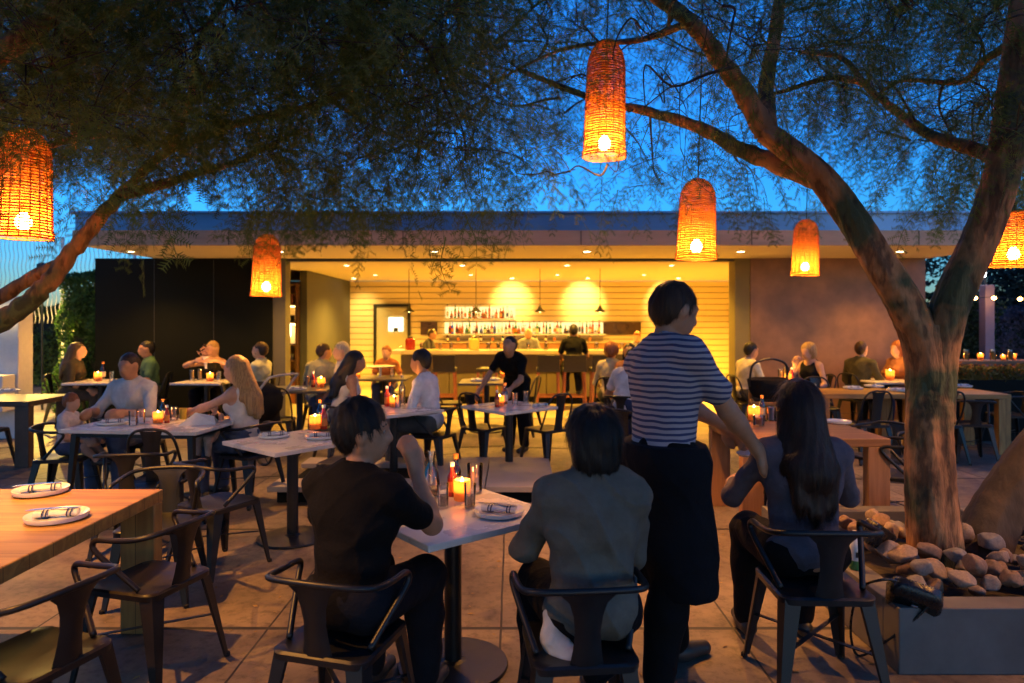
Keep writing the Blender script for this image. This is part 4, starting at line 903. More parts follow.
# second leaning trunk at the planter's right
t2 = thing('mesquite_tree', 'thick dark trunk leaning right out of the planter behind the forked tree', 'tree', (3.05, 4.25, .25))
limb([(rel([W(*q) for q in P], t2), a, b) for P, a, b in [([(975, 560, 4.15), (998, 510, 4.2), (1035, 455, 4.2), (1090, 390, 4.2), (1160, 300, 4.2), (1230, 180, 4.3), (1260, 20, 4.4)], .165, .08), ([(1230, 180, 4.3), (1180, 60, 4.6), (1130, -60, 4.9)], .06, .02)]], 'trunk', t2, 16)
t2.children[0].data.materials[0] = pm('dark mossy bark', (.075, .05, .03), .8, .6, 5, .9, stretch=(1, 1, .3), bdist=.03)
org = np.array(t2.location)
cn = []
while len(cn) < 34:
    p = W(g.uniform(960, 1300), g.uniform(-160, 150), g.uniform(4, 6.5))
    if 2.5 < p.z < 5.5: cn.append(np.array(p)-org)
grow_tree(t2, [np.array(W(1180, 60, 4.6))-org, np.array(W(1240, 100, 4.35))-org], cn, 22, M_LEAF, 8, .4, keep=lambda o, g: clear(o+org, g), leaf=.0125)
# --- left tree: trunk out of the frame, two bare limbs crossing in from the edge, dense drooping crown
tl = thing('mesquite_tree', 'dense dark olive tree whose bare limbs cross in front of the roof at left', 'tree', (-5.1, 4.6, 0))
LT = [([(-245, 570, 4.6), (-235, 480, 4.6), (-200, 430, 4.6), (-120, 385, 4.6), (-50, 350, 4.6), (0, 322, 4.6), (28, 303, 4.6), (50, 280, 4.62), (72, 252, 4.66), (98, 220, 4.7), (118, 198, 4.75)], .105, .042),
      ([(-120, 385, 4.6), (-70, 330, 4.7), (-5, 300, 4.7), (35, 276, 4.7), (64, 260, 4.7), (92, 228, 4.75), (125, 190, 4.85), (170, 150, 4.8), (250, 120, 4.8), (330, 100, 5.0), (400, 60, 5.4)], .058, .02),
      ([(118, 196, 4.75), (160, 185, 5.0), (200, 172, 5.4), (240, 160, 5.9), (300, 130, 6.6)], .045, .02),
      ([(-200, 420, 4.6), (-190, 300, 4.2), (-130, 180, 3.8), (-60, 110, 3.5), (20, 40, 3.4), (120, -30, 3.6), (230, -70, 4.2)], .08, .04),
      ([(74, 150, 4.3), (74, 110, 3.9), (70, 40, 3.8), (60, -40, 3.7)], .012, .04)]
limb(cnv(LT, tl), 'trunk', tl, 12)
LB = [([(40, 150, 4.4), (80, 138, 4.6), (140, 138, 4.8), (190, 155, 5.1), (215, 175, 5.3)], .022, .008), ([(170, 150, 4.8), (190, 100, 4.5), (200, 40, 4.3), (240, -20, 4.2)], .03, .015), ([(330, 100, 5.0), (380, 130, 5.2), (430, 150, 5.4)], .02, .006)]
limb(cnv(LB, tl), 'branch', tl, 8)
skel = []
for P, a, b in LT+LB: skel += smooth_path([W(*q) for q in P], 4)[4:]
org = np.array(tl.location); sk2 = [np.array(p)-org for p in skel if p[2] > 2.3]
g = np.random.default_rng(44); cen = []
while len(cen) < 215:
    x = g.uniform(-140, 470) if g.uniform() < .35 else g.uniform(-140, 370); y = g.uniform(-170, 205); d = g.uniform(2.9, 8.8)
    if y > 135 and 170 < x < 260 and g.uniform() < .9: continue
    if y > 120 and x > 300 and g.uniform() < .25: continue
    if y > 165 and d < 4.5: continue
    p = W(x, y, d)
    if 2.3 < p.z < 5.4: cen.append(np.array(p)-org)
print('sprays', grow_tree(tl, sk2, cen, 42, M_LEAF, 15, .27, keep=lambda o, g: clear(o+org, g) and not (178 < proj(o+org)[0] < 236 and 176 < proj(o+org)[1] < 215), leaf=.0145, L=.30, npn=6))
# a few low drooping branch tips in front of the fascia
# unseen tree added behind the camera to keep sky light off the near tables
t4 = thing('mesquite_tree', 'added unseen spreading tree behind the photographer that shades the near tables', 'tree', (-3.0, -3.6, 0))
limb([([(0, 0, 0), (.1, .1, 1.2), (.4, .5, 2.3), (1.2, 1.6, 3.3), (2.4, 2.8, 4.0)], .22, .08), ([(.4, .5, 2.3), (-.6, 1.2, 3.2), (-1.6, 2.6, 3.9)], .14, .05), ([(1.2, 1.6, 3.3), (3.2, 1.2, 4.0), (5.6, 1.4, 4.3)], .09, .03), ([(.1, .1, 1.2), (-.8, -1.2, 2.6), (-1.5, -2.6, 3.8)], .14, .05), ([(-.8, -1.2, 2.6), (2, -1.6, 3.6), (4.8, -2, 4.2)], .10, .03)], 'trunk', t4, 10)
g = np.random.default_rng(71); cs = np.stack([g.uniform(-5.5, 9.5, 420), g.uniform(-7, 4.6, 420), g.uniform(2.9, 5.4, 420)], 1)
P = np.concatenate([c+g.normal(size=(210, 3))*np.array([.42, .42, .25]) for c in cs]); P = P[(P[:, 2] > 3.3) | ((P[:, 1] < -1) & (P[:, 2] > 2.3))]
leaf_cloud('crown', P, .062, M_LEAF, t4, rs=72)
# ================================================================ LANTERNS
for (x, yt, yb, w, lab, L), d in zip([(23, 130, 238, 52, 'large orange wicker lantern at the far left edge under the dense tree', 1.2), (604, 42, 157, 43, 'tallest orange wicker lantern hanging high above the patio centre', .9), (266, 235, 296, 30, 'small wicker lantern hanging in front of the black wall', 1.7),
     (696, 180, 259, 40, 'mid-sized wicker lantern hanging above the waiter, left of the forked trunk', 1.4), (805, 220, 275, 27, 'small wicker lantern hanging in front of the brown wall', 1.5), (1013, 212, 266, 44, 'wicker lantern cut off by the right edge beside the leaning limb', 1.3)], LDEP):
    lantern(x, yt, yb, d, lab, w, L)
# two more of the same lanterns hang over the near tables, out of the picture; their light falls on the paving
for i, (X, Y, Z, lab) in enumerate(((-2.5, 1.9, 2.75, 'wicker lantern over the near wooden table, above the picture'), (3.9, 3.1, 2.7, 'wicker lantern over the stone planter, outside the picture'))):
    o = make_lantern(.6, .15); o.location = (X, Y, Z); o['label'] = lab; o['group'] = 'wicker lanterns hanging from the trees'
    MB().tube([(0, 0, .2), (0, 0, 2.2)], .005, 6).build('cord', pm('black cord', (.01, .01, .01)), o)
    spot('lantern_light', (X, Y, Z+.03), (150, 90)[i], (1, .40, .06), 105, None, .35, (X, Y+.45, 0), .015)
# ================================================================ PLANTER WITH STONES
M_CONC = pm('poured concrete', (.115, .108, .104), .7, .4, 2.2, .2)
pt = thing('concrete_planter', 'low square concrete planter holding river stones and two trees', 'planter', (3.9, 4.0, 0))
MB().box((0, -.72, .158), (4.16, .14, .315)).build('front_wall', M_CONC, pt, 0, .006); MB().box((-2.01, .10, .157), (.14, 1.50, .313)).build('side_wall', M_CONC, pt, 0, .006); MB().box((0, .92, .157), (4.16, .14, .313)).build('back_wall', M_CONC, pt, 0, .006)
MB().box((.08, .10, .12), (4.0, 1.48, .24)).build('soil_bed', pm('dark soil', (.03, .022, .017), .95, .4, 12, .5, bdist=.03), pt, 0)
def rock_mesh(i):
    g = random.Random(i*13+5); m = MB(); rings = []; nn = 22; sx, sy, sz = g.uniform(.8, 1.25), g.uniform(.75, 1.1), g.uniform(.55, .8); ph = [g.uniform(0, 6) for _ in range(6)]
    for k in range(1, 15):
        a = math.pi*k/15; r = []
        for j in range(nn):
            b = 2*math.pi*j/nn; q = 1+.03*math.sin(7*b+5*a+ph[5])+.04*math.sin(5*a+ph[3]*2)*math.sin(4*b+ph[1])+.12*math.sin(2*b+ph[0])+.07*math.sin(3*b+ph[1]+a)+.06*math.sin(2*a+ph[2])*math.cos(b+ph[3])+.05*math.cos(3*a+ph[4]+2*b)
            e = .82; s_, c_ = math.sin(a)**e, math.copysign(abs(math.cos(a))**e, math.cos(a)); r.append((sx*q*s_*math.cos(b), sy*q*s_*math.sin(b), -sz*q*c_))
        rings.append(r)
    m.loft(rings)
    for _ in range(13):                                  # worn facets
        nv = Vector((g.gauss(0, 1), g.gauss(0, 1), g.gauss(0, 1))).normalized(); h = g.uniform(.52, .80)*(sx*abs(nv.x)+sy*abs(nv.y)+sz*abs(nv.z))*.78
        m.v = [tuple(Vector(v)-nv*max(0, Vector(v).dot(nv)-h)*.88) for v in m.v]
    return m
RM = [pm('tan river stone', (.26, .19, .145), .7, .3, 5, .12), pm('grey river stone', (.19, .17, .16), .7, .3, 5, .12), pm('rusty river stone', (.20, .12, .08), .7, .35, 5, .12)]
RN = ['tan', 'grey', 'rusty']
rp = []
for i in range(9):
    me = rock_mesh(i).build('river_stone', RM[i % 3], None, 180); rp.append(me.data); bpy.data.objects.remove(me)
rnd = random.Random(11); rows = ['front row on the planter edge', 'second row', 'third row', 'fourth row', 'fifth row', 'sixth row', 'rearmost row']
for r_ in range(7):
    y = 3.50+r_*.155; x = 2.02+(.06 if r_ % 2 else 0)-(.0 if r_ < 2 else 0); i = 0
    while x < 4.35:
        w = rnd.uniform(.034, .078); x += w; q = Vector((x, y+rnd.uniform(-.03, .03), 0))
        if (q-Vector((2.50, 4.0, 0))).length < .23 or (q-Vector((3.0, 4.15, 0))).length < .24: x += w; continue
        k = rnd.randrange(9); o = bpy.data.objects.new('river_stone', rp[k]); COL.objects.link(o); hz = rnd.uniform(.0, .05)+(.03 if 1 < r_ < 5 else 0)
        o.location = (q.x, q.y, .27+w*.5+hz); o.scale = (w*1.12,)*3; o.rotation_euler = (rnd.uniform(-.5, .5), rnd.uniform(-.5, .5), rnd.random()*6)
        tag(o, '%s %s stone from the left in the %s' % (ORD[i], RN[k % 3], rows[r_]), 'stone', 'river stones in the tree planter'); i += 1; x += w*.85
    x = 2.02; i0 = i
    for i in range(8):                                             # an upper layer that fills the gaps
        w = rnd.uniform(.05, .075); X = 2.1+i*.29+rnd.uniform(-.05, .05); q = Vector((X, y+.07, 0))
        if (q-Vector((2.50, 4.0, 0))).length < .25 or (q-Vector((3.0, 4.15, 0))).length < .26: continue
        k = rnd.randrange(9); o = bpy.data.objects.new('river_stone', rp[k]); COL.objects.link(o)
        o.location = (q.x, q.y, .36+w*.4); o.scale = (w*1.1,)*3; o.rotation_euler = (rnd.uniform(-.5, .5), rnd.uniform(-.5, .5), rnd.random()*6)
        tag(o, '%s raised %s stone from the left over the %s' % (ORD[i], RN[k % 3], rows[r_].replace(' on the planter edge', '')), 'stone', 'river stones in the tree planter')
# handbag and drink can-like bottle on the planter corner
hb = thing('handbag', 'small black quilted shoulder bag slumped on the planter corner', 'bag', (1.98, 3.50, .315), R(-20)); M_LEA = pm('black bag leather', (.012, .012, .013), .28, .3, 40, .5, bdist=.006)
MB().sq([(.02, .015, 0), (.115, .045, .01), (.13, .055, .07), (.115, .045, .14), (.09, .02, .175)], .5, 6).build('bag_body', M_LEA, hb, 180); MB().sq([(.132, .058, .075), (.120, .050, .14), (.092, .025, .178), (.02, .01, .182)], .5, 6).build('flap', M_LEA, hb, 180)
MB().box((0, -.062, .085), (.03, .008, .035)).build('clasp', M_STEEL, hb, 0, .003); MB().tube(smooth_path([(-.09, 0, .16), (-.18, -.05, .20), (-.26, -.08, .10), (-.24, -.16, -.12), (-.16, -.22, -.26), (-.08, -.20, -.10), (.02, -.10, .05), (.09, 0, .16)], 6), .007, 6).build('strap', M_LEA, hb, 180)
hb.rotation_euler = (R(38), R(14), R(-22)); hb.location = (1.92, 3.31, .285); hb.scale = (.9, .9, 1.0)
wl = thing('wallet', 'small black box-like pouch lying among the stones behind the bag', 'pouch', (2.06, 3.86, .40), R(30)); MB().box((0, 0, .05), (.20, .10, .13), 0, .3, .5).build('pouch_body', M_LEA, wl, 0, .02); MB().box((0, -.055, .07), (.14, .006, .05), 0, .3, .5).build('flap', M_LEA, wl, 0, .003)
bt = thing('drink_bottle', 'white and green plastic bottle standing on the planter beside the seated woman', 'bottle', (1.87, 3.72, .315)); MB().lathe([(.028, 0), (.031, .006), (.031, .05)], 18).build('green_sleeve', pm('green bottle sleeve', (.04, .22, .07), .35, .2, 12, 0), bt, 50)
MB().lathe([(.0312, .05), (.0312, .125), (.024, .15), (.016, .16), (.016, .175)], 18).build('white_sleeve', pm('white bottle sleeve', (.62, .65, .66), .35, .15, 14, 0), bt, 50); MB().lathe([(.018, .175), (.018, .20), (.016, .205)], 16).build('cap', M_PLATE, bt, 40); MB().box((0, -.031, .085), (.022, .004, .028)).build('dark_emblem', M_BLACK, bt, 0)

# low concrete platform in the middle of the patio
pf = thing('concrete_platform', 'low pale concrete platform with dark recessed base in mid patio', 'platform', (-.62, 6.85, 0)); M_SLAB = pm('pale platform slab', (.36, .33, .31), .55, .2, 2.4, .06)
MB().box((.70, 0, .135), (.64, 1.34, .05)).build('right_slab', M_SLAB, pf, 0, .004); MB().box((.03, 0, .135), (.68, 1.34, .05)).build('middle_slab', M_SLAB, pf, 0, .004)
for y in (-.50, .50, 0): 
    if y: MB().box((-.96, y, .135), (1.28, .33, .05)).build('side_slab', M_SLAB, pf, 0, .004)
MB().box((-.28, 0, .054), (2.5, 1.2, .107)).build('recessed_base', M_DARK, pf, 0)

# ================================================================ TABLES AND WHAT STANDS ON THEM
TZ = .75
def on(x, y, z=TZ): return G(x, y, z)
def put(kind, label, x, y, rz=0, sc=1, z=TZ, p=None):
    mk = {'candle': make_candle, 'plate': make_plate, 'napkin': make_napkin, 'glass': make_glass, 'cola': lambda: make_glass(liquid('dark cola', (.03, .012, .006)), .12, .03, fill=.52),
          'redsauce': lambda: make_bottle('sauce', liquid('red chilli sauce', (.35, .03, .015)), LABP[2], LABP[1], name='sauce_bottle'), 'amber': lambda: make_bottle('sauce', G_AMBER, LABP[1], LABP[0], name='sauce_bottle'),
          'beer': lambda: make_glass(liquid('pale beer', (.55, .36, .10)), .14, .034, fill=.85), 'bottle': lambda: make_bottle('wine', G_CLEAR, M_STEEL, name='water_bottle'), 'carafe': make_carafe, 'blue': lambda: make_glass(liquid('blue tumbler', (.03, .14, .35)), .13, .042, fill=.97),
          'salsa': lambda: make_glass(liquid('red salsa', (.45, .05, .02)), .07, .04, fill=.8, name='salsa_jar')}[kind]
    cat = {'candle': 'candle', 'plate': 'plate', 'napkin': 'napkin', 'redsauce': 'bottle', 'amber': 'bottle', 'bottle': 'bottle', 'carafe': 'carafe', 'salsa': 'jar'}.get(kind, 'glass')
    q = p or on(x, y, z)
    return place(kind, mk, label, q, rz, sc, {'candle': 'votive candles', 'plate': 'white dinner plates', 'napkin': 'rolled striped napkins', 'redsauce': 'small sauce bottles', 'amber': 'small sauce bottles'}.get(kind, 'drinks on the patio tables'), cat)
def plate_set(x, y, where, rz=0, sc=1):
    p = on(x, y); put('plate', 'white plate '+where, x, y, 0, sc, p=p); put('napkin', 'striped napkin roll '+where, x, y, rz, sc, p=p+Vector((0, 0, .014)))
def table(maker, label, X, Y, rz, kind): return place(kind, maker, label, (X, Y, 0), rz, 1, 'patio dining tables')
# near marble table
table(cafe_table, 'square marble café table in front of the man in the black t-shirt', -.285, 3.30, R(39), 'cafe')
put('candle', 'brightly glowing votive in the middle of the nearest marble table', 462, 500, sc=1.05); put('carafe', 'glass carafe of dark drink behind the glasses on the nearest marble table', 431, 497)
put('cola', 'left short glass of cola on the nearest marble table', 443, 508); put('cola', 'right short glass of cola on the nearest marble table', 470, 508)
put('amber', 'amber sauce bottle beside the candle on the nearest marble table', 456, 492, sc=1.15); put('redsauce', 'red sauce bottle left of the candle on the nearest marble table', 452, 496); put('glass', 'empty tall glass behind the candle on the nearest marble table', 475, 493, sc=1.3)
plate_set(499, 514, 'on the nearest marble table', R(-15), .96)
# near wooden table on the left
table(lambda: slab_table(1.6, 1.5, M_WOODX, M_WOODZ, .065, .18), 'large honey oak table in the left foreground', -2.70, 2.97, 0, 'bigwood')
plate_set(41, 493, 'at the far side of the foreground oak table', R(25), 1.05); plate_set(57, 519, 'nearer the camera on the foreground oak table', R(15), 1.05)
# left edge table, family table, two-seat tables
table(lambda: slab_table(1.4, .8, M_SHELF, M_SHELF, .06, .16), 'dark wooden table at the far left edge before the white wall', -6.15, 8.1, 0, 'darkwood')
plate_set(8, 392, 'on the dark table at the far left edge', R(10), 1.1)
table(lambda: leg_table(1.22, .78), 'white marble table of the family with the toddler', -3.16, 6.05, R(-6), 'family')
fam = 'on the family table'
put('candle', 'glowing votive between the glasses '+fam, 158, 423); put('glass', 'left water glass '+fam, 133, 426, sc=1.1); put('glass', 'second water glass from the left '+fam, 141, 424, sc=1.1); put('glass', 'water glass right of the candle '+fam, 174, 421, sc=1.1)
put('amber', 'amber bottle behind the candle '+fam, 163, 420, sc=1.1); put('redsauce', 'red sauce bottle by the candle '+fam, 167, 423, sc=.9); plate_set(113, 424, 'in front of the father '+fam, R(20), 1)
t = thing('paper_menu', 'folded white paper menu standing at the right end of the family table', 'menu', on(198, 424)+Vector((0, 0, .002)), R(20)); MB().loft([[(-.15, -.10, 0), (.15, -.10, 0), (.15, -.097, .002), (-.15, -.097, .002)], [(-.02, -.01, .10), (.13, .0, .06), (.13, .003, .062), (-.02, -.007, .102)], [(-.12, .10, 0), (.16, .11, 0), (.16, .113, .002), (-.12, .103, .002)]]).build('folded_sheet', M_NAPK, t, 0)
t = thing('toddler_cup', 'yellow tumbler near the mother on the family table', 'cup', on(183, 419)); MB().lathe([(.03, 0), (.036, .10), (.033, .10), (.028, .01)], 18, cap=False).build('cup_wall', pm('yellow cup', (.6, .45, .05), .4, .1, 5, 0), t, 50)
M_SLATE = pm('dark table laminate', (.10, .095, .09), .35, .2, 6, .03)
table(None, 'empty marble café table laid with two plates behind the black-shirted man', -1.68, 5.23, R(50), 'cafe')
e4 = 'on the empty laid marble table'
plate_set(274, 437, 'at the left '+e4, R(30), .95); plate_set(321, 438, 'at the right '+e4, R(10), .95); put('candle', 'lit tall votive '+e4, 315, 429, sc=1.15); put('redsauce', 'red sauce bottle '+e4, 324, 429, sc=1.15); put('amber', 'amber sauce bottle '+e4, 320, 426, sc=1.3)
table(None, 'white café table before the left half of the black wall', -6.2, 10.3, R(5), 'cafe'); w1 = 'on the table by the left of the black wall'
put('candle', 'glowing votive '+w1, 98, 381, sc=1.3); put('glass', 'water glass '+w1, 112, 381, sc=1.2); put('amber', 'amber bottle '+w1, 103, 379, sc=1.5)
table(None, 'white café table at the right half of the black wall', -4.6, 10.3, R(-3), 'cafe'); w2 = 'on the table by the right of the black wall'
put('candle', 'glowing votive '+w2, 210, 381, sc=1.2); put('beer', 'left tumbler of beer '+w2, 192, 381, sc=1.2); put('beer', 'right tumbler of beer '+w2, 200, 380, sc=1.2); put('glass', 'water glass '+w2, 219, 381, sc=1.2)
table(lambda: cafe_table(.8, .8, M_SLATE), 'dark-topped table of the two men left of the room opening', -2.86, 9.2, R(8), 'slate'); w5 = 'on the dark table of the two men'
put('candle', 'glowing votive '+w5, 321, 387, sc=1.3); put('redsauce', 'red sauce bottle '+w5, 313, 387, sc=1.2); put('beer', 'beer glass '+w5, 308, 386, sc=1.1); plate_set(297, 390, w5, 0, 1)
table(None, 'dark table under the white tray just inside the room', -2.05, 11.0, R(0), 'slate'); 
put('candle', 'left glowing votive on the table just inside the room', 357, 378, sc=1.3, z=.75); put('glass', 'water glass on the table just inside the room', 392, 377, sc=1.2)
t = thing('serving_tray', 'round white raised tray on the table just inside the room', 'tray', (-2.12, 11.0, .75)); MB().lathe([(.08, 0), (.02, .02), (.02, .15), (.22, .165), (.24, .18), (.23, .185)], 28).build('tray_top', M_PLATE, t, 40)
table(None, 'marble table between the white-shirted man and the dark-haired woman', -1.22, 7.05, R(42), 'cafe'); w6 = "on the white-shirted man's table"
put('candle', 'glowing votive '+w6, 394, 407, sc=1.15); put('bottle', 'tall clear bottle '+w6, 402, 405, sc=.95); put('redsauce', 'red sauce bottle '+w6, 387, 406, sc=1.2); put('amber', 'amber sauce bottle '+w6, 390, 403, sc=1.3); put('glass', 'water glass '+w6, 398, 408)
table(None, 'empty marble café table in the middle of the patio with two side chairs', -.03, 7.3, R(41), 'cafe'); w7 = 'on the middle marble table'
put('candle', 'bright votive '+w7, 500, 406, sc=1.1); put('redsauce', 'red sauce bottle '+w7, 497, 407, sc=1.0); put('amber', 'amber sauce bottle '+w7, 505, 404, sc=1.3); put('glass', 'left water glass '+w7, 515, 405, sc=1.1); put('glass', 'right water glass '+w7, 526, 403, sc=1.1); put('napkin', 'rolled napkin lying '+w7, 540, 406, R(30))
table(None, 'small dark square table with stacked napkins behind the middle marble table', -.38, 10.3, 0, 'slate'); w8 = 'on the small dark table'
put('candle', 'bright votive '+w8, 504, 377, sc=1.3); plate_set(478, 381, 'at the left '+w8, R(5), 1); plate_set(492, 380, 'at the right '+w8, R(50), 1); put('redsauce', 'red sauce bottle '+w8, 508, 379, sc=1.3)
table(lambda: slab_table(1.15, .92, M_WOODR, pm('reddish oak leg', (.30, .15, .07), .45, .25, 5, .1, stretch=(6, 6, .5)), .065, .17), 'reddish oak table beyond the long-haired woman', 2.36, 5.75, 0, 'redwood'); w9 = 'on the reddish oak table'
put('candle', 'glowing votive '+w9, 754, 420, sc=1.25); put('salsa', 'jar of red salsa '+w9, 759, 426, sc=1.3); put('amber', 'amber sauce bottle '+w9, 762, 418, sc=1.2); put('blue', 'left blue tumbler '+w9, 771, 421); put('blue', 'right blue tumbler '+w9, 779, 420); put('plate', 'empty white plate '+w9, 838, 423, sc=.9)
table(lambda: slab_table(1.25, .75, M_WOODX, M_WOODZ, .06, .15), 'honey oak table left of the forked trunk', 4.42, 8.85, 0, 'oak'); w10 = 'on the oak table left of the forked trunk'
plate_set(853, 389, 'at the left '+w10, 0, 1); plate_set(874, 387, 'in the middle '+w10, 1, 1); plate_set(897, 391, 'at the right '+w10, 0, 1)
table(None, 'honey oak table right of the forked trunk', 5.55, 8.82, 0, 'oak'); plate_set(962, 387, 'on the oak table right of the forked trunk', 0, 1)
table(None, 'white café table of the couple by the brown wall', 3.95, 10.1, R(5), 'cafe'); w11 = "on the couple's table by the brown wall"
put('candle', 'glowing votive '+w11, 788, 382, sc=1.2); put('beer', 'left beer glass '+w11, 781, 381, sc=1.3); put('beer', 'right beer glass '+w11, 786, 379, sc=1.3); put('bottle', 'clear bottle '+w11, 795, 380, sc=1); put('redsauce', 'red sauce bottle '+w11, 792, 382, sc=1.2)
table(None, 'white café table of the pair by the right end of the brown wall', 5.72, 10.4, R(0), 'cafe'); put('candle', 'glowing votive by the right end of the brown wall', 890, 380, sc=1.5)
table(None, 'dark table of the group in front of the bar beside the waiter', 1.95, 8.95, R(10), 'slate'); put('glass', 'water glass on the dark table beside the waiter', 662, 386, sc=1.2); put('candle', 'glowing votive on the dark table beside the waiter', 668, 388, sc=1.2)

# ================================================================ CHAIRS
CG = 'metal chairs around the patio tables'
def chair(kind, label, X, Y, deg, sc=1): return place(kind, {'arm': make_armchair, 'side': make_sidechair, 'gun': lambda: make_armchair(M_GUN)}[kind], label, (X, Y, 0), R(deg), sc, CG)
chair('arm', 'black metal armchair the man in the black t-shirt sits on', -.66, 2.66, -16)
chair('arm', 'black metal armchair the woman in the grey-green jacket sits on', .25, 2.60, 5)
chair('arm', 'black metal armchair the long-haired woman sits on by the planter', 1.38, 3.14, -2, 1.05)
chair('gun', 'brown-black armchair drawn up to the right side of the foreground oak table', -1.72, 3.25, 74)
chair('gun', 'nearest dark armchair, cut by the lower left corner', -1.76, 2.50, 72)
chair('arm', 'black armchair tucked under the far side of the foreground oak table', -2.15, 4.15, 190)
chair('arm', 'black armchair with its wide back turned to us behind the foreground oak table', -2.75, 5.0, 10)
chair('side', "black side chair at the family table, its back to us", -2.72, 5.35, 4)
chair('arm', 'black armchair the toddler sits on', -4.02, 6.15, -80)
chair('arm', 'black armchair under the father at the family table', -3.75, 6.85, 180)
chair('arm', 'black armchair under the mother at the family table', -2.42, 6.3, 62)
chair('arm', 'empty black armchair facing away beside the laid marble table', -1.98, 4.62, -28)
chair('side', 'black side chair beyond the laid marble table', -1.45, 5.95, 170)
chair('side', 'black side chair left of the middle marble table', -.33, 7.85, -38)
chair('side', 'black side chair right of the middle marble table', .40, 7.75, 38)
chair('arm', 'black armchair under the white-shirted man', -.85, 7.35, 65)
chair('arm', 'black armchair under the dark-haired woman in white', -1.95, 7.75, -50)
chair('side', 'black side chair under the bearded man in the green shirt by the black wall', -5.6, 10.65, 100)
chair('side', 'black side chair under the long-haired diner by the black wall', -6.75, 10.35, -80)
chair('side', 'black side chair against the wall under the person in the black vest top', -4.75, 10.85, 180)
chair('side', 'black side chair under the man in the pale patterned t-shirt', -3.72, 10.05, 80)
chair('side', 'black side chair under the man in the olive tee, left of the opening', -2.78, 9.9, -150)
chair('arm', 'black armchair under the grey-haired man', -2.42, 9.6, 100)
chair('side', 'empty black side chair left of the dark table of the two men', -3.5, 8.9, -75)
chair('side', 'empty black side chair before the dark table of the two men', -2.9, 8.45, 10)
chair('side', 'black side chair left of the small dark table', -.95, 10.2, -80)
chair('side', 'black side chair right of the small dark table', .15, 10.0, 70)
chair('arm', 'black chair under the man in the white t-shirt', 1.42, 8.6, -25)
chair('side', 'empty black chair just behind the waiter', 1.15, 6.4, -40)
chair('side', 'pale-lit chair under the red-haired woman', 1.42, 10.0, -10)
chair('side', 'black side chair under the dark-haired woman beside the red-haired woman', 1.85, 9.85, 150)
chair('arm', 'black armchair with curved rail at the right of the reddish oak table', 3.05, 5.45, 60)
chair('arm', 'black armchair tilted sideways left of the forked trunk', 3.32, 6.15, 110)
chair('arm', 'black armchair at the near side of the reddish oak table', 2.15, 5.15, 0)
chair('side', 'black side chair before the oak table left of the forked trunk', 4.2, 8.1, 5)
chair('side', 'black side chair behind the oak table left of the forked trunk', 4.35, 9.6, 175)
chair('side', 'black side chair right behind the forked trunk', 5.0, 8.05, 10)
chair('gun', 'brown side armchair before the oak table right of the forked trunk', 5.45, 8.15, -12)
chair('arm', 'black armchair at the right end of the oak table right of the forked trunk', 6.45, 8.9, 80)
chair('side', 'black side chair under the man in the white shirt by the brown wall', 3.5, 10.2, -75)
chair('side', 'black side chair under the blond woman by the brown wall', 4.55, 10.25, 95)
chair('side', 'black side chair under the man in the olive shirt by the brown wall', 5.35, 10.6, -60)
chair('side', 'black side chair at the far left dark table', -5.9, 7.6, 5)
chair('side', 'second black side chair left of it at the far left dark table', -6.55, 7.62, -6)
# high chair, infant carrier, stroller
hc = thing('wooden_high_chair', 'orange-lit wooden high chair under the black infant carrier', 'high chair', (2.98, 7.9, 0), R(-15)); M_HC = pm('beech wood', (.38, .17, .05), .45, .2, 8, .1)
for sx in (-1, 1):
    for sy in (-1, 1): MB().bar((sx*.19, sy*.17, .74 if sy < 0 else .95), (.035, .035), (sx*.24, sy*.24, 0), (.032, .032)).build('leg', M_HC, hc, 0, .003)
MB().box((0, 0, .55), (.36, .32, .02)).build('seat', M_HC, hc, 0, .003)
for z in (.72,): 
    for sx in (-1, 1): MB().box((sx*.19, 0, z), (.03, .36, .035)).build('side_rail', M_HC, hc, 0, .003)
MB().box((0, .17, .93), (.38, .03, .04)).build('back_rail', M_HC, hc, 0, .003); MB().box((0, -.17, .72), (.36, .03, .035)).build('front_rail', M_HC, hc, 0, .003)
ic = thing('infant_carrier', 'black infant car seat with raised hoop handle resting on the high chair', 'car seat', (2.98, 7.95, .76), R(15)); M_FAB = cloth('black canvas', (.012, .012, .014))
MB().lathe([(.10, 0), (.16, .02), (.20, .10), (.22, .22), (.20, .235), (.17, .20), (.14, .08), (.0001, .05)], 28, cap=False, sx=1.15, sy=.85).build('shell', M_FAB, ic, 60)
MB().tube(smooth_path([(-.24, 0, .14), (-.245, -.02, .30), (-.20, -.03, .41), (0, -.04, .46), (.20, -.03, .41), (.245, -.02, .30), (.24, 0, .14)], 6), .014, 10).build('handle', M_BLACK, ic, 180)
st = thing('stroller', 'black baby stroller with pale hoop handle parked behind the family table', 'stroller', (-3.1, 8.2, 0), R(70))
MB().lathe([(.05, .0), (.20, .03), (.28, .16), (.29, .30), (.25, .40), (.14, .47), (.0001, .49)], 24, c=(0, 0, .45), sx=1, sy=1.25).build('hood', M_FAB, st, 60)
MB().tube(smooth_path([(-.26, -.05, .55), (-.26, -.38, .95), (-.20, -.46, 1.02), (.20, -.46, 1.02), (.26, -.38, .95), (.26, -.05, .55)], 5), .015, 8).build('handlebar', pm('pale grey grip', (.42, .42, .42), .5, .1, 8, 0), st, 180)
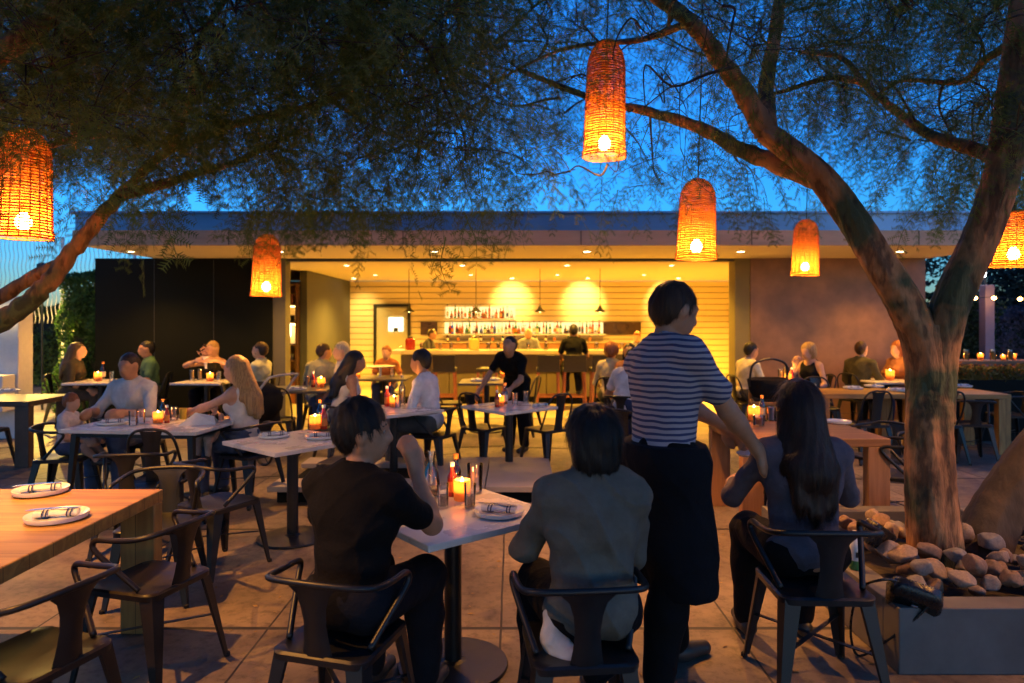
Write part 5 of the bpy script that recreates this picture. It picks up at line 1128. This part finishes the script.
for sx in (-1, 1):
    for sy in (-.38, .38):
        MB().bar((sx*.22, sy*.3, .50), (.02, .02), (sx*.26, sy, .13), (.02, .02)).build('frame_leg', M_BLACK, st)
        w_ = MB(); w_.tube([(sx*.27, sy+.105*math.cos(a), .12+.105*math.sin(a)) for a in (2*math.pi*k/20 for k in range(20))], .016, 6, closed=True); w_.tube([(sx*.245, sy, .12), (sx*.295, sy, .12)], .02, 8)
        for k in range(3): w_.tube([(sx*.27, sy+.1*math.cos(2.1*k), .12+.1*math.sin(2.1*k)), (sx*.27, sy, .12)], .006, 4)
        w_.build('wheel', M_BLACK, st, 60)
# fallen leaves on the paving
g_ = np.random.default_rng(9); n_ = 1500; P = np.stack([g_.uniform(-5.5, 5.5, n_), g_.uniform(1.5, 10.5, n_), np.full(n_, .006)], 1); a = g_.uniform(0, 6.3, n_); l_ = g_.uniform(.008, .024, n_)
u = np.stack([np.cos(a), np.sin(a), g_.uniform(-.1, .1, n_)], 1)*l_[:, None]; v = np.stack([-np.sin(a), np.cos(a), g_.uniform(0, .5, n_)], 1)*(l_*.35)[:, None]
o = link_mesh('fallen_leaves', np_mesh('fallen_leaves', np.stack([P-u, P-v, P+u, P+v], 1).reshape(-1, 3), np.arange(n_*4).reshape(-1, 4)), leafmat('dry fallen leaf', (.34, .22, .08), .5, .2), None, 0); tag(o, 'dry leaves and twigs scattered over the paving', 'leaves'); o['kind'] = 'stuff'
# ================================================================ PEOPLE
def stripes():
    m, n, out = nt('navy and white striped jersey'); b = N(n, 'BsdfPrincipled'); co = N(n, 'TexCoord').outputs['Object']; sp = N(n, 'SeparateXYZ'); n.links.new(co, sp.inputs[0])
    t = N(n, 'TexNoise'); t.inputs['Scale'].default_value = 5; n.links.new(co, t.inputs[0]); a = N(n, 'Math', operation='MULTIPLY'); a.inputs[1].default_value = .03; n.links.new(t.outputs[0], a.inputs[0]); s = N(n, 'Math', operation='ADD'); n.links.new(sp.outputs[2], s.inputs[0]); n.links.new(a.outputs[0], s.inputs[1])
    q = N(n, 'Math', operation='PINGPONG'); q.inputs[1].default_value = .0120; n.links.new(s.outputs[0], q.inputs[0]); l = N(n, 'Math', operation='GREATER_THAN'); l.inputs[1].default_value = .0068; n.links.new(q.outputs[0], l.inputs[0])
    mx = N(n, 'MixRGB'); mx.inputs[1].default_value = (.33, .30, .33, 1); mx.inputs[2].default_value = (.035, .045, .12, 1); n.links.new(l.outputs[0], mx.inputs[0]); n.links.new(mx.outputs[0], b.inputs['Base Color']); b.inputs['Roughness'].default_value = .9; n.links.new(b.outputs[0], out.inputs[0]); return m
M_STR = stripes()
NV = .0075
# the four near figures
person('man in black t-shirt seated in profile, hand raised to his mouth', (-.65, 2.69, 0), R(-20), lean=(.12, .03), head=(R(-62), R(-4), 0), twist=R(-8),
       rh=(.12, .35, 1.01), rp=(.55, .05, -1), lh=(-.12, .42, .80), hair='thick', hc='black', skin='tan', top='black tee', topc=(.005, .005, .006), bottom='dark denim', botc=(.010, .011, .016), vox=NV, curl=.4, hd={1: (-.25, .0, .9)}, wide=1.1, group='people in the foreground')
person('dark-haired woman in a grey-green jacket seated with her back to us', (.31, 2.62, 0), R(10), sc=.99, female=True, lean=(.10, .03), head=(R(14), R(-8), 0), lh=(-.16, .42, .78), rh=(.14, .34, .62), lp=(-.55, -.5, -1), rp=(.2, -.5, -1), hair='bob', hc='black', skin='fair', sleeve='long', thick=.008, tail=True, top='grey green quilt', topc=(.118, .112, .095), bottom='black denim', botc=(.006, .006, .008), vox=NV, wide=1.12, group='people in the foreground')
person('waiter in navy striped t-shirt and black apron serving to the right', (.70, 3.14, 0), R(-66), pose='stand', sc=1.08, lean=(.14, -.16), head=(R(-6), R(-20), 0), rh=(.10, .50, .88), rp=(.5, -.6, -.4), lh=(-.14, .56, .98), lp=(-.5, -.6, -.4), twist=R(4),
       hair='short', hc='brown', skin='tan', topmat=M_STR, bottom='black trousers', botc=(.005, .005, .006), vox=NV, wide=1.04, apron=(.005, .006, .009), feet={-1: (-.14, .16, .09), 1: (.12, -.12, .09)}, group='people in the foreground', curl=.8)
person('long dark-haired woman in a dusky sheer top seated with her back to us', (1.38, 3.22, 0), R(-2), sc=1.03, female=True, lean=(.10, .0), head=(R(10), R(-12), 0), lh=(-.20, .42, .78), rh=(.20, .42, .78), hair='long', hc='auburn', skin='tan', sleeve='long', top='sheer dusk blouse', topc=(.10, .085, .11), bottom='black denim', botc=(.006, .006, .008), vox=NV, wide=1.12, group='people in the foreground')
jacket_shirt = cloth('white shirt tail', (.55, .56, .55))
# family
V = .0115
person('toddler with reddish hair in a pale shirt kneeling on a chair', (-4.05, 6.2, 0), R(-82), sc=.62, seat=.73, lean=(.1, 0), head=(R(-5), R(-8), 0), hair='thick', hc='red', skin='fair', top='pale pink', topc=(.58, .50, .50), sleeve='short', bottom='blue shorts', botc=(.07, .09, .16), legs='short', vox=.016, lh=(-.15, .35, .95), rh=(.15, .35, .95), feet={-1: (-.14, .48, .68), 1: (.14, .48, .68)}, knees={-1: (-.15, .30, .85), 1: (.15, .30, .85)}, group='the family at the marble table')
person('father in a loose white shirt and jeans facing us at the family table', (-3.78, 6.85, 0), R(172), lean=(.10, 0), head=(0, R(-14), 0), hair='short', hc='brown', skin='tan', top='white linen shirt', topc=(.56, .52, .50), sleeve='rolled', bottom='blue denim', botc=(.07, .10, .18), vox=V, lh=(-.18, .40, .80), rh=(.16, .42, .80), group='the family at the marble table', wide=1.1)
person('blond mother in a white top leaning over the baby at the family table', (-2.45, 6.32, 0), R(72), female=True, lean=(.16, 0), head=(R(10), R(-15), 0), hair='long', hc='blond', skin='fair', top='white vest', topc=(.62, .60, .58), sleeve='tank', bottom='blue denim', botc=(.07, .10, .18), vox=V, lh=(-.10, .60, .80), rh=(.10, .36, .72), group='the family at the marble table')
person("baby in a black top on the mother's lap", (-2.72, 6.30, 0), R(160), sc=.40, seat=1.42, lean=(.0, .1), head=(0, R(-5), 0), hair='short', hc='brown', skin='fair', top='black baby top', topc=(.015, .015, .015), sleeve='tank', bottom='pale leggings', botc=(.45, .35, .30), vox=.022, feet={-1: (-.14, .42, 1.15), 1: (.14, .42, 1.15)}, lh=(-.2, .3, 1.55), rh=(.2, .3, 1.55), group='the family at the marble table')
V = .0135
D = lambda *a, **k: person(*a, **{**dict(vox=V), **k})
D('long-haired diner in dark clothes at the left of the black wall', (-6.72, 10.35, 0), R(-75), female=True, lean=(.22, 0), hair='long', hc='brown', top='dark grey', topc=(.04, .035, .03), sleeve='long', bottom='grey trousers', botc=(.06, .055, .05))
D('bearded man in a dark green shirt against the black wall', (-5.62, 10.68, 0), R(125), lean=(.12, 0), head=(0, R(-6), 0), hair='short', hc='black', beard=True, skin='tan', top='deep green', topc=(.05, .11, .075), bottom='grey trousers', botc=(.06, .055, .05))
D('person in a black vest top with arms raised holding a pink bouquet', (-4.72, 10.88, 0), R(178), female=True, lean=(.12, 0), head=(0, R(-18), 0), hair='ponytail', hc='blond', top='black vest', topc=(.012, .012, .012), sleeve='tank', rh=(.14, .30, 1.05), lh=(-.14, .30, 1.05), rp=(1, -.2, -.4), lp=(-1, -.2, -.4), bottom='black denim', botc=(.006, .006, .008))
bq = thing('bouquet', 'small pink and white bunch of flowers held before the face', 'flowers', (-4.72, 10.53, 1.04)); MB().lathe([(.015, -.12), (.02, -.05), (.05, .05), (.06, .07)], 12).build('paper_wrap', M_NAPK, bq, 40); g_ = np.random.default_rng(4); leaf_cloud('petals', g_.normal(size=(260, 3))*np.array([.04, .04, .045])+np.array([0, 0, .13]), .02, leafmat('pink petals', (.55, .32, .30), .3), bq)
D('man in a pale patterned t-shirt at the right end of the black wall', (-3.70, 10.08, 0), R(82), lean=(.02, 0), hair='short', hc='brown', beard=True, top='pale green print', topc=(.50, .52, .36), bottom='blue denim', botc=(.07, .10, .18))
D('man in an olive-cream tee hunched with his back to us', (-2.80, 9.86, 0), R(-128+110), lean=(.22, 0), head=(R(-30), R(-10), 0), hair='short', hc='brown', skin='tan', top='olive cream', topc=(.34, .33, .19), bottom='blue denim', botc=(.07, .10, .18), wide=1.12)
D('grey-haired man in a plaid white shirt facing left', (-2.40, 9.85, 0), R(118), lean=(.10, 0), hair='thick', hc='grey', top='plaid white', topc=(.55, .52, .42), sleeve='rolled', bottom='blue denim', botc=(.07, .10, .18))
D('dark-haired woman in a white sleeveless top leaning toward the marble table', (-1.98, 7.78, 0), R(-62), female=True, lean=(.30, 0), head=(R(-8), R(-16), 0), hair='long', hc='black', skin='tan', top='white vest', topc=(.62, .60, .58), sleeve='tank', bottom='blue denim', botc=(.07, .10, .18), vox=.0145)
D('man in a white shirt and grey trousers facing left at the marble table', (-.88, 7.40, 0), R(75), lean=(.16, 0), head=(0, R(-12), 0), hair='thick', hc='black', skin='tan', top='white cotton', topc=(.66, .66, .70), sleeve='rolled', bottom='slate trousers', botc=(.09, .10, .11), vox=.0145, wide=1.05)
D('red-haired child at the table just inside the room', (-2.1, 11.6, 0), R(175), sc=.85, seat=.58, lean=(.25, 0), hair='thick', hc='red', top='rust tee', topc=(.35, .12, .04), bottom='blue denim', botc=(.07, .10, .18))
D('bartender in a dark shirt at the left end of the bar', (-1.85, 14.4, 0), R(-100), pose='stand', sc=.87, lean=(.30, 0), head=(0, R(-15), 0), rh=(.2, .40, 1.15), lh=(-.2, .40, 1.15), hair='short', hc='brown', skin='tan', top='dark slate shirt', topc=(.05, .05, .06), bottom='black trousers', botc=(.005, .005, .006), group='staff behind the bar')
D('bald bartender in a grey shirt behind the middle of the bar', (.35, 14.5, 0), R(178), pose='stand', sc=.88, lean=(.25, 0), head=(0, R(-25), 0), rh=(.14, .38, 1.15), lh=(-.14, .38, 1.15), hair='bald', hc='brown', skin='fair', top='grey work shirt', topc=(.22, .23, .24), bottom='black trousers', botc=(.005, .005, .006), group='staff behind the bar')
D('person in a striped shirt leaning at the right end of the bar', (2.72, 14.5, 0), R(165), pose='stand', sc=.84, lean=(.35, .1), head=(0, R(-10), 0), rh=(.2, .38, 1.15), lh=(-.2, .38, 1.15), hair='thick', hc='red', topmat=M_STR, bottom='black trousers', botc=(.005, .005, .006), group='staff behind the bar')
D('customer in a black shirt seated on a bar stool with his back to us', (1.155, 12.72, 0), R(2), seat=.76, sc=.97, lean=(.12, 0), hair='short', hc='black', skin='brown', top='black tee', topc=(.005, .005, .006), bottom='dark denim', botc=(.010, .011, .016), feet={-1: (-.12, .22, .36), 1: (.12, .22, .36)})
D('waitress in black bending over the middle tables', (.07, 8.75, 0), R(150), pose='stand', female=True, sc=.94, lean=(.75, -.15), head=(0, R(10), 0), rh=(.22, .62, .86), lh=(-.22, .62, .88), hair='bun', hc='black', skin='tan', top='black tee', topc=(.005, .005, .006), bottom='black trousers', botc=(.005, .005, .006), wide=1.1)
D('red-haired woman in a cream top seated near the bar', (1.45, 10.05, 0), R(-20), female=True, lean=(.10, 0), hair='curly', hc='red', top='cream knit', topc=(.55, .48, .28), sleeve='long', bottom='olive skirt', botc=(.14, .13, .05))
D('man in a white t-shirt hunched over the dark table beside the waiter', (1.42, 8.64, 0), R(-38), lean=(.36, 0), head=(R(-15), R(-18), 0), hair='short', hc='black', skin='tan', top='white cotton', topc=(.66, .66, .70), bottom='navy trousers', botc=(.03, .04, .09), vox=.0145, wide=1.1, rh=(.22, .50, .80))
D('dark-haired woman facing us behind the man in the white t-shirt', (1.72, 9.95, 0), R(165), female=True, lean=(.15, 0), hair='long', hc='black', skin='tan', top='rust top', topc=(.30, .14, .07), bottom='blue denim', botc=(.07, .10, .18))
D('black-bearded man in a cream shirt facing us beside the waiter', (2.25, 9.9, 0), R(150), lean=(.12, 0), hair='short', hc='black', beard=True, skin='tan', top='cream shirt', topc=(.55, .50, .36), sleeve='rolled', bottom='blue denim', botc=(.07, .10, .18))
D('man in a pale yellow-white shirt at the left of the brown wall', (3.48, 10.22, 0), R(-72), lean=(.16, 0), head=(0, R(-12), 0), hair='short', hc='black', skin='tan', top='pale yellow shirt', topc=(.60, .54, .38), sleeve='rolled', bottom='grey trousers', botc=(.06, .055, .05), wide=1.08)
D('blond woman in a black top resting her chin on her hand', (4.55, 10.28, 0), R(120), female=True, lean=(.20, 0), head=(0, R(-15), 0), hair='bob', hc='blond', top='black vest', topc=(.012, .012, .012), sleeve='tank', rh=(.10, .30, 1.02), rp=(.4, .2, -1), bottom='black denim', botc=(.006, .006, .008))
D('man in a dark olive shirt in front of the brown wall, left of the trunk', (5.38, 10.6, 0), R(-55), lean=(.14, 0), hair='short', hc='brown', top='dark olive shirt', topc=(.09, .08, .04), sleeve='rolled', bottom='grey trousers', botc=(.06, .055, .05), wide=1.05)
D('person in a rust-coloured top half hidden by the forked trunk', (6.12, 10.75, 0), R(110), female=True, lean=(.12, 0), hair='bob', hc='red', top='rust top', topc=(.30, .14, .07), bottom='blue denim', botc=(.07, .10, .18))
chair('side', 'black side chair under the half-hidden person behind the forked trunk', 6.12, 10.75, 110); chair('side', 'black side chair under the black-bearded man beside the waiter', 2.25, 9.9, 150); chair('side', 'small black chair under the red-haired child', -2.1, 11.6, 175)
# plates in the waiter's hands
pp = thing('dinner_plate', "small white plate in the waiter's hands", 'plate', (1.21, 3.42, .985), 0, 'white dinner plates'); MB().lathe([(.05, 0), (.075, .006), (.085, .018), (.08, .018), (.06, .009), (.0001, .007)], 28, cap=False).build('dish', M_PLATE, pp, 50)
# ================================================================ SKY, CAMERA, SETTINGS
w = bpy.data.worlds.new('World'); SC.world = w; w.use_nodes = True; n = w.node_tree; n.nodes.clear(); out = n.nodes.new('ShaderNodeOutputWorld'); bg = n.nodes.new('ShaderNodeBackground')
sky = n.nodes.new('ShaderNodeTexSky'); sky.sky_type = 'NISHITA'; sky.sun_disc = False; sky.sun_elevation = R(3); sky.sun_rotation = R(160); sky.ozone_density = 6; sky.dust_density = .3; sky.air_density = 1.0; sky.altitude = 0
hs = n.nodes.new('ShaderNodeHueSaturation'); hs.inputs['Saturation'].default_value = 1.0; n.links.new(sky.outputs[0], hs.inputs['Color']); n.links.new(hs.outputs[0], bg.inputs[0]); bg.inputs[1].default_value = .265; n.links.new(bg.outputs[0], out.inputs[0])
sl_ = bpy.data.lights.new('sun', 'SUN'); sl_.energy = .03; sl_.angle = R(20); sl_.color = (.75, .85, 1); so = bpy.data.objects.new('sun', sl_); COL.objects.link(so); so.rotation_euler = (R(87), 0, R(-20))
cam = bpy.data.cameras.new('camera'); co_ = bpy.data.objects.new('camera', cam); COL.objects.link(co_); co_.location = (0, 0, H); co_.rotation_euler = (R(90), 0, 0)
cam.sensor_width = 36; cam.lens = 36*F/1024; cam.shift_y = -(341.5-HY)/1024; cam.clip_end = 400; cam.clip_start = .05
cam.dof.use_dof = True; cam.dof.focus_distance = 3.5; cam.dof.aperture_fstop = 2.2
SC.camera = co_
SC.view_settings.view_transform = 'Standard'; SC.view_settings.look = 'None'; SC.view_settings.gamma = 1; SC.view_settings.exposure = 1.4
SC.render.engine = 'CYCLES'; cy = SC.cycles; cy.max_bounces = 7; cy.diffuse_bounces = 4; cy.glossy_bounces = 3; cy.transparent_max_bounces = 12; cy.transmission_bounces = 4; cy.sample_clamp_indirect = 4; cy.sample_clamp_direct = 40; cy.use_denoising = True; cy.use_adaptive_sampling = True; cy.adaptive_threshold = .02; cy.caustics_reflective = False; cy.caustics_refractive = False
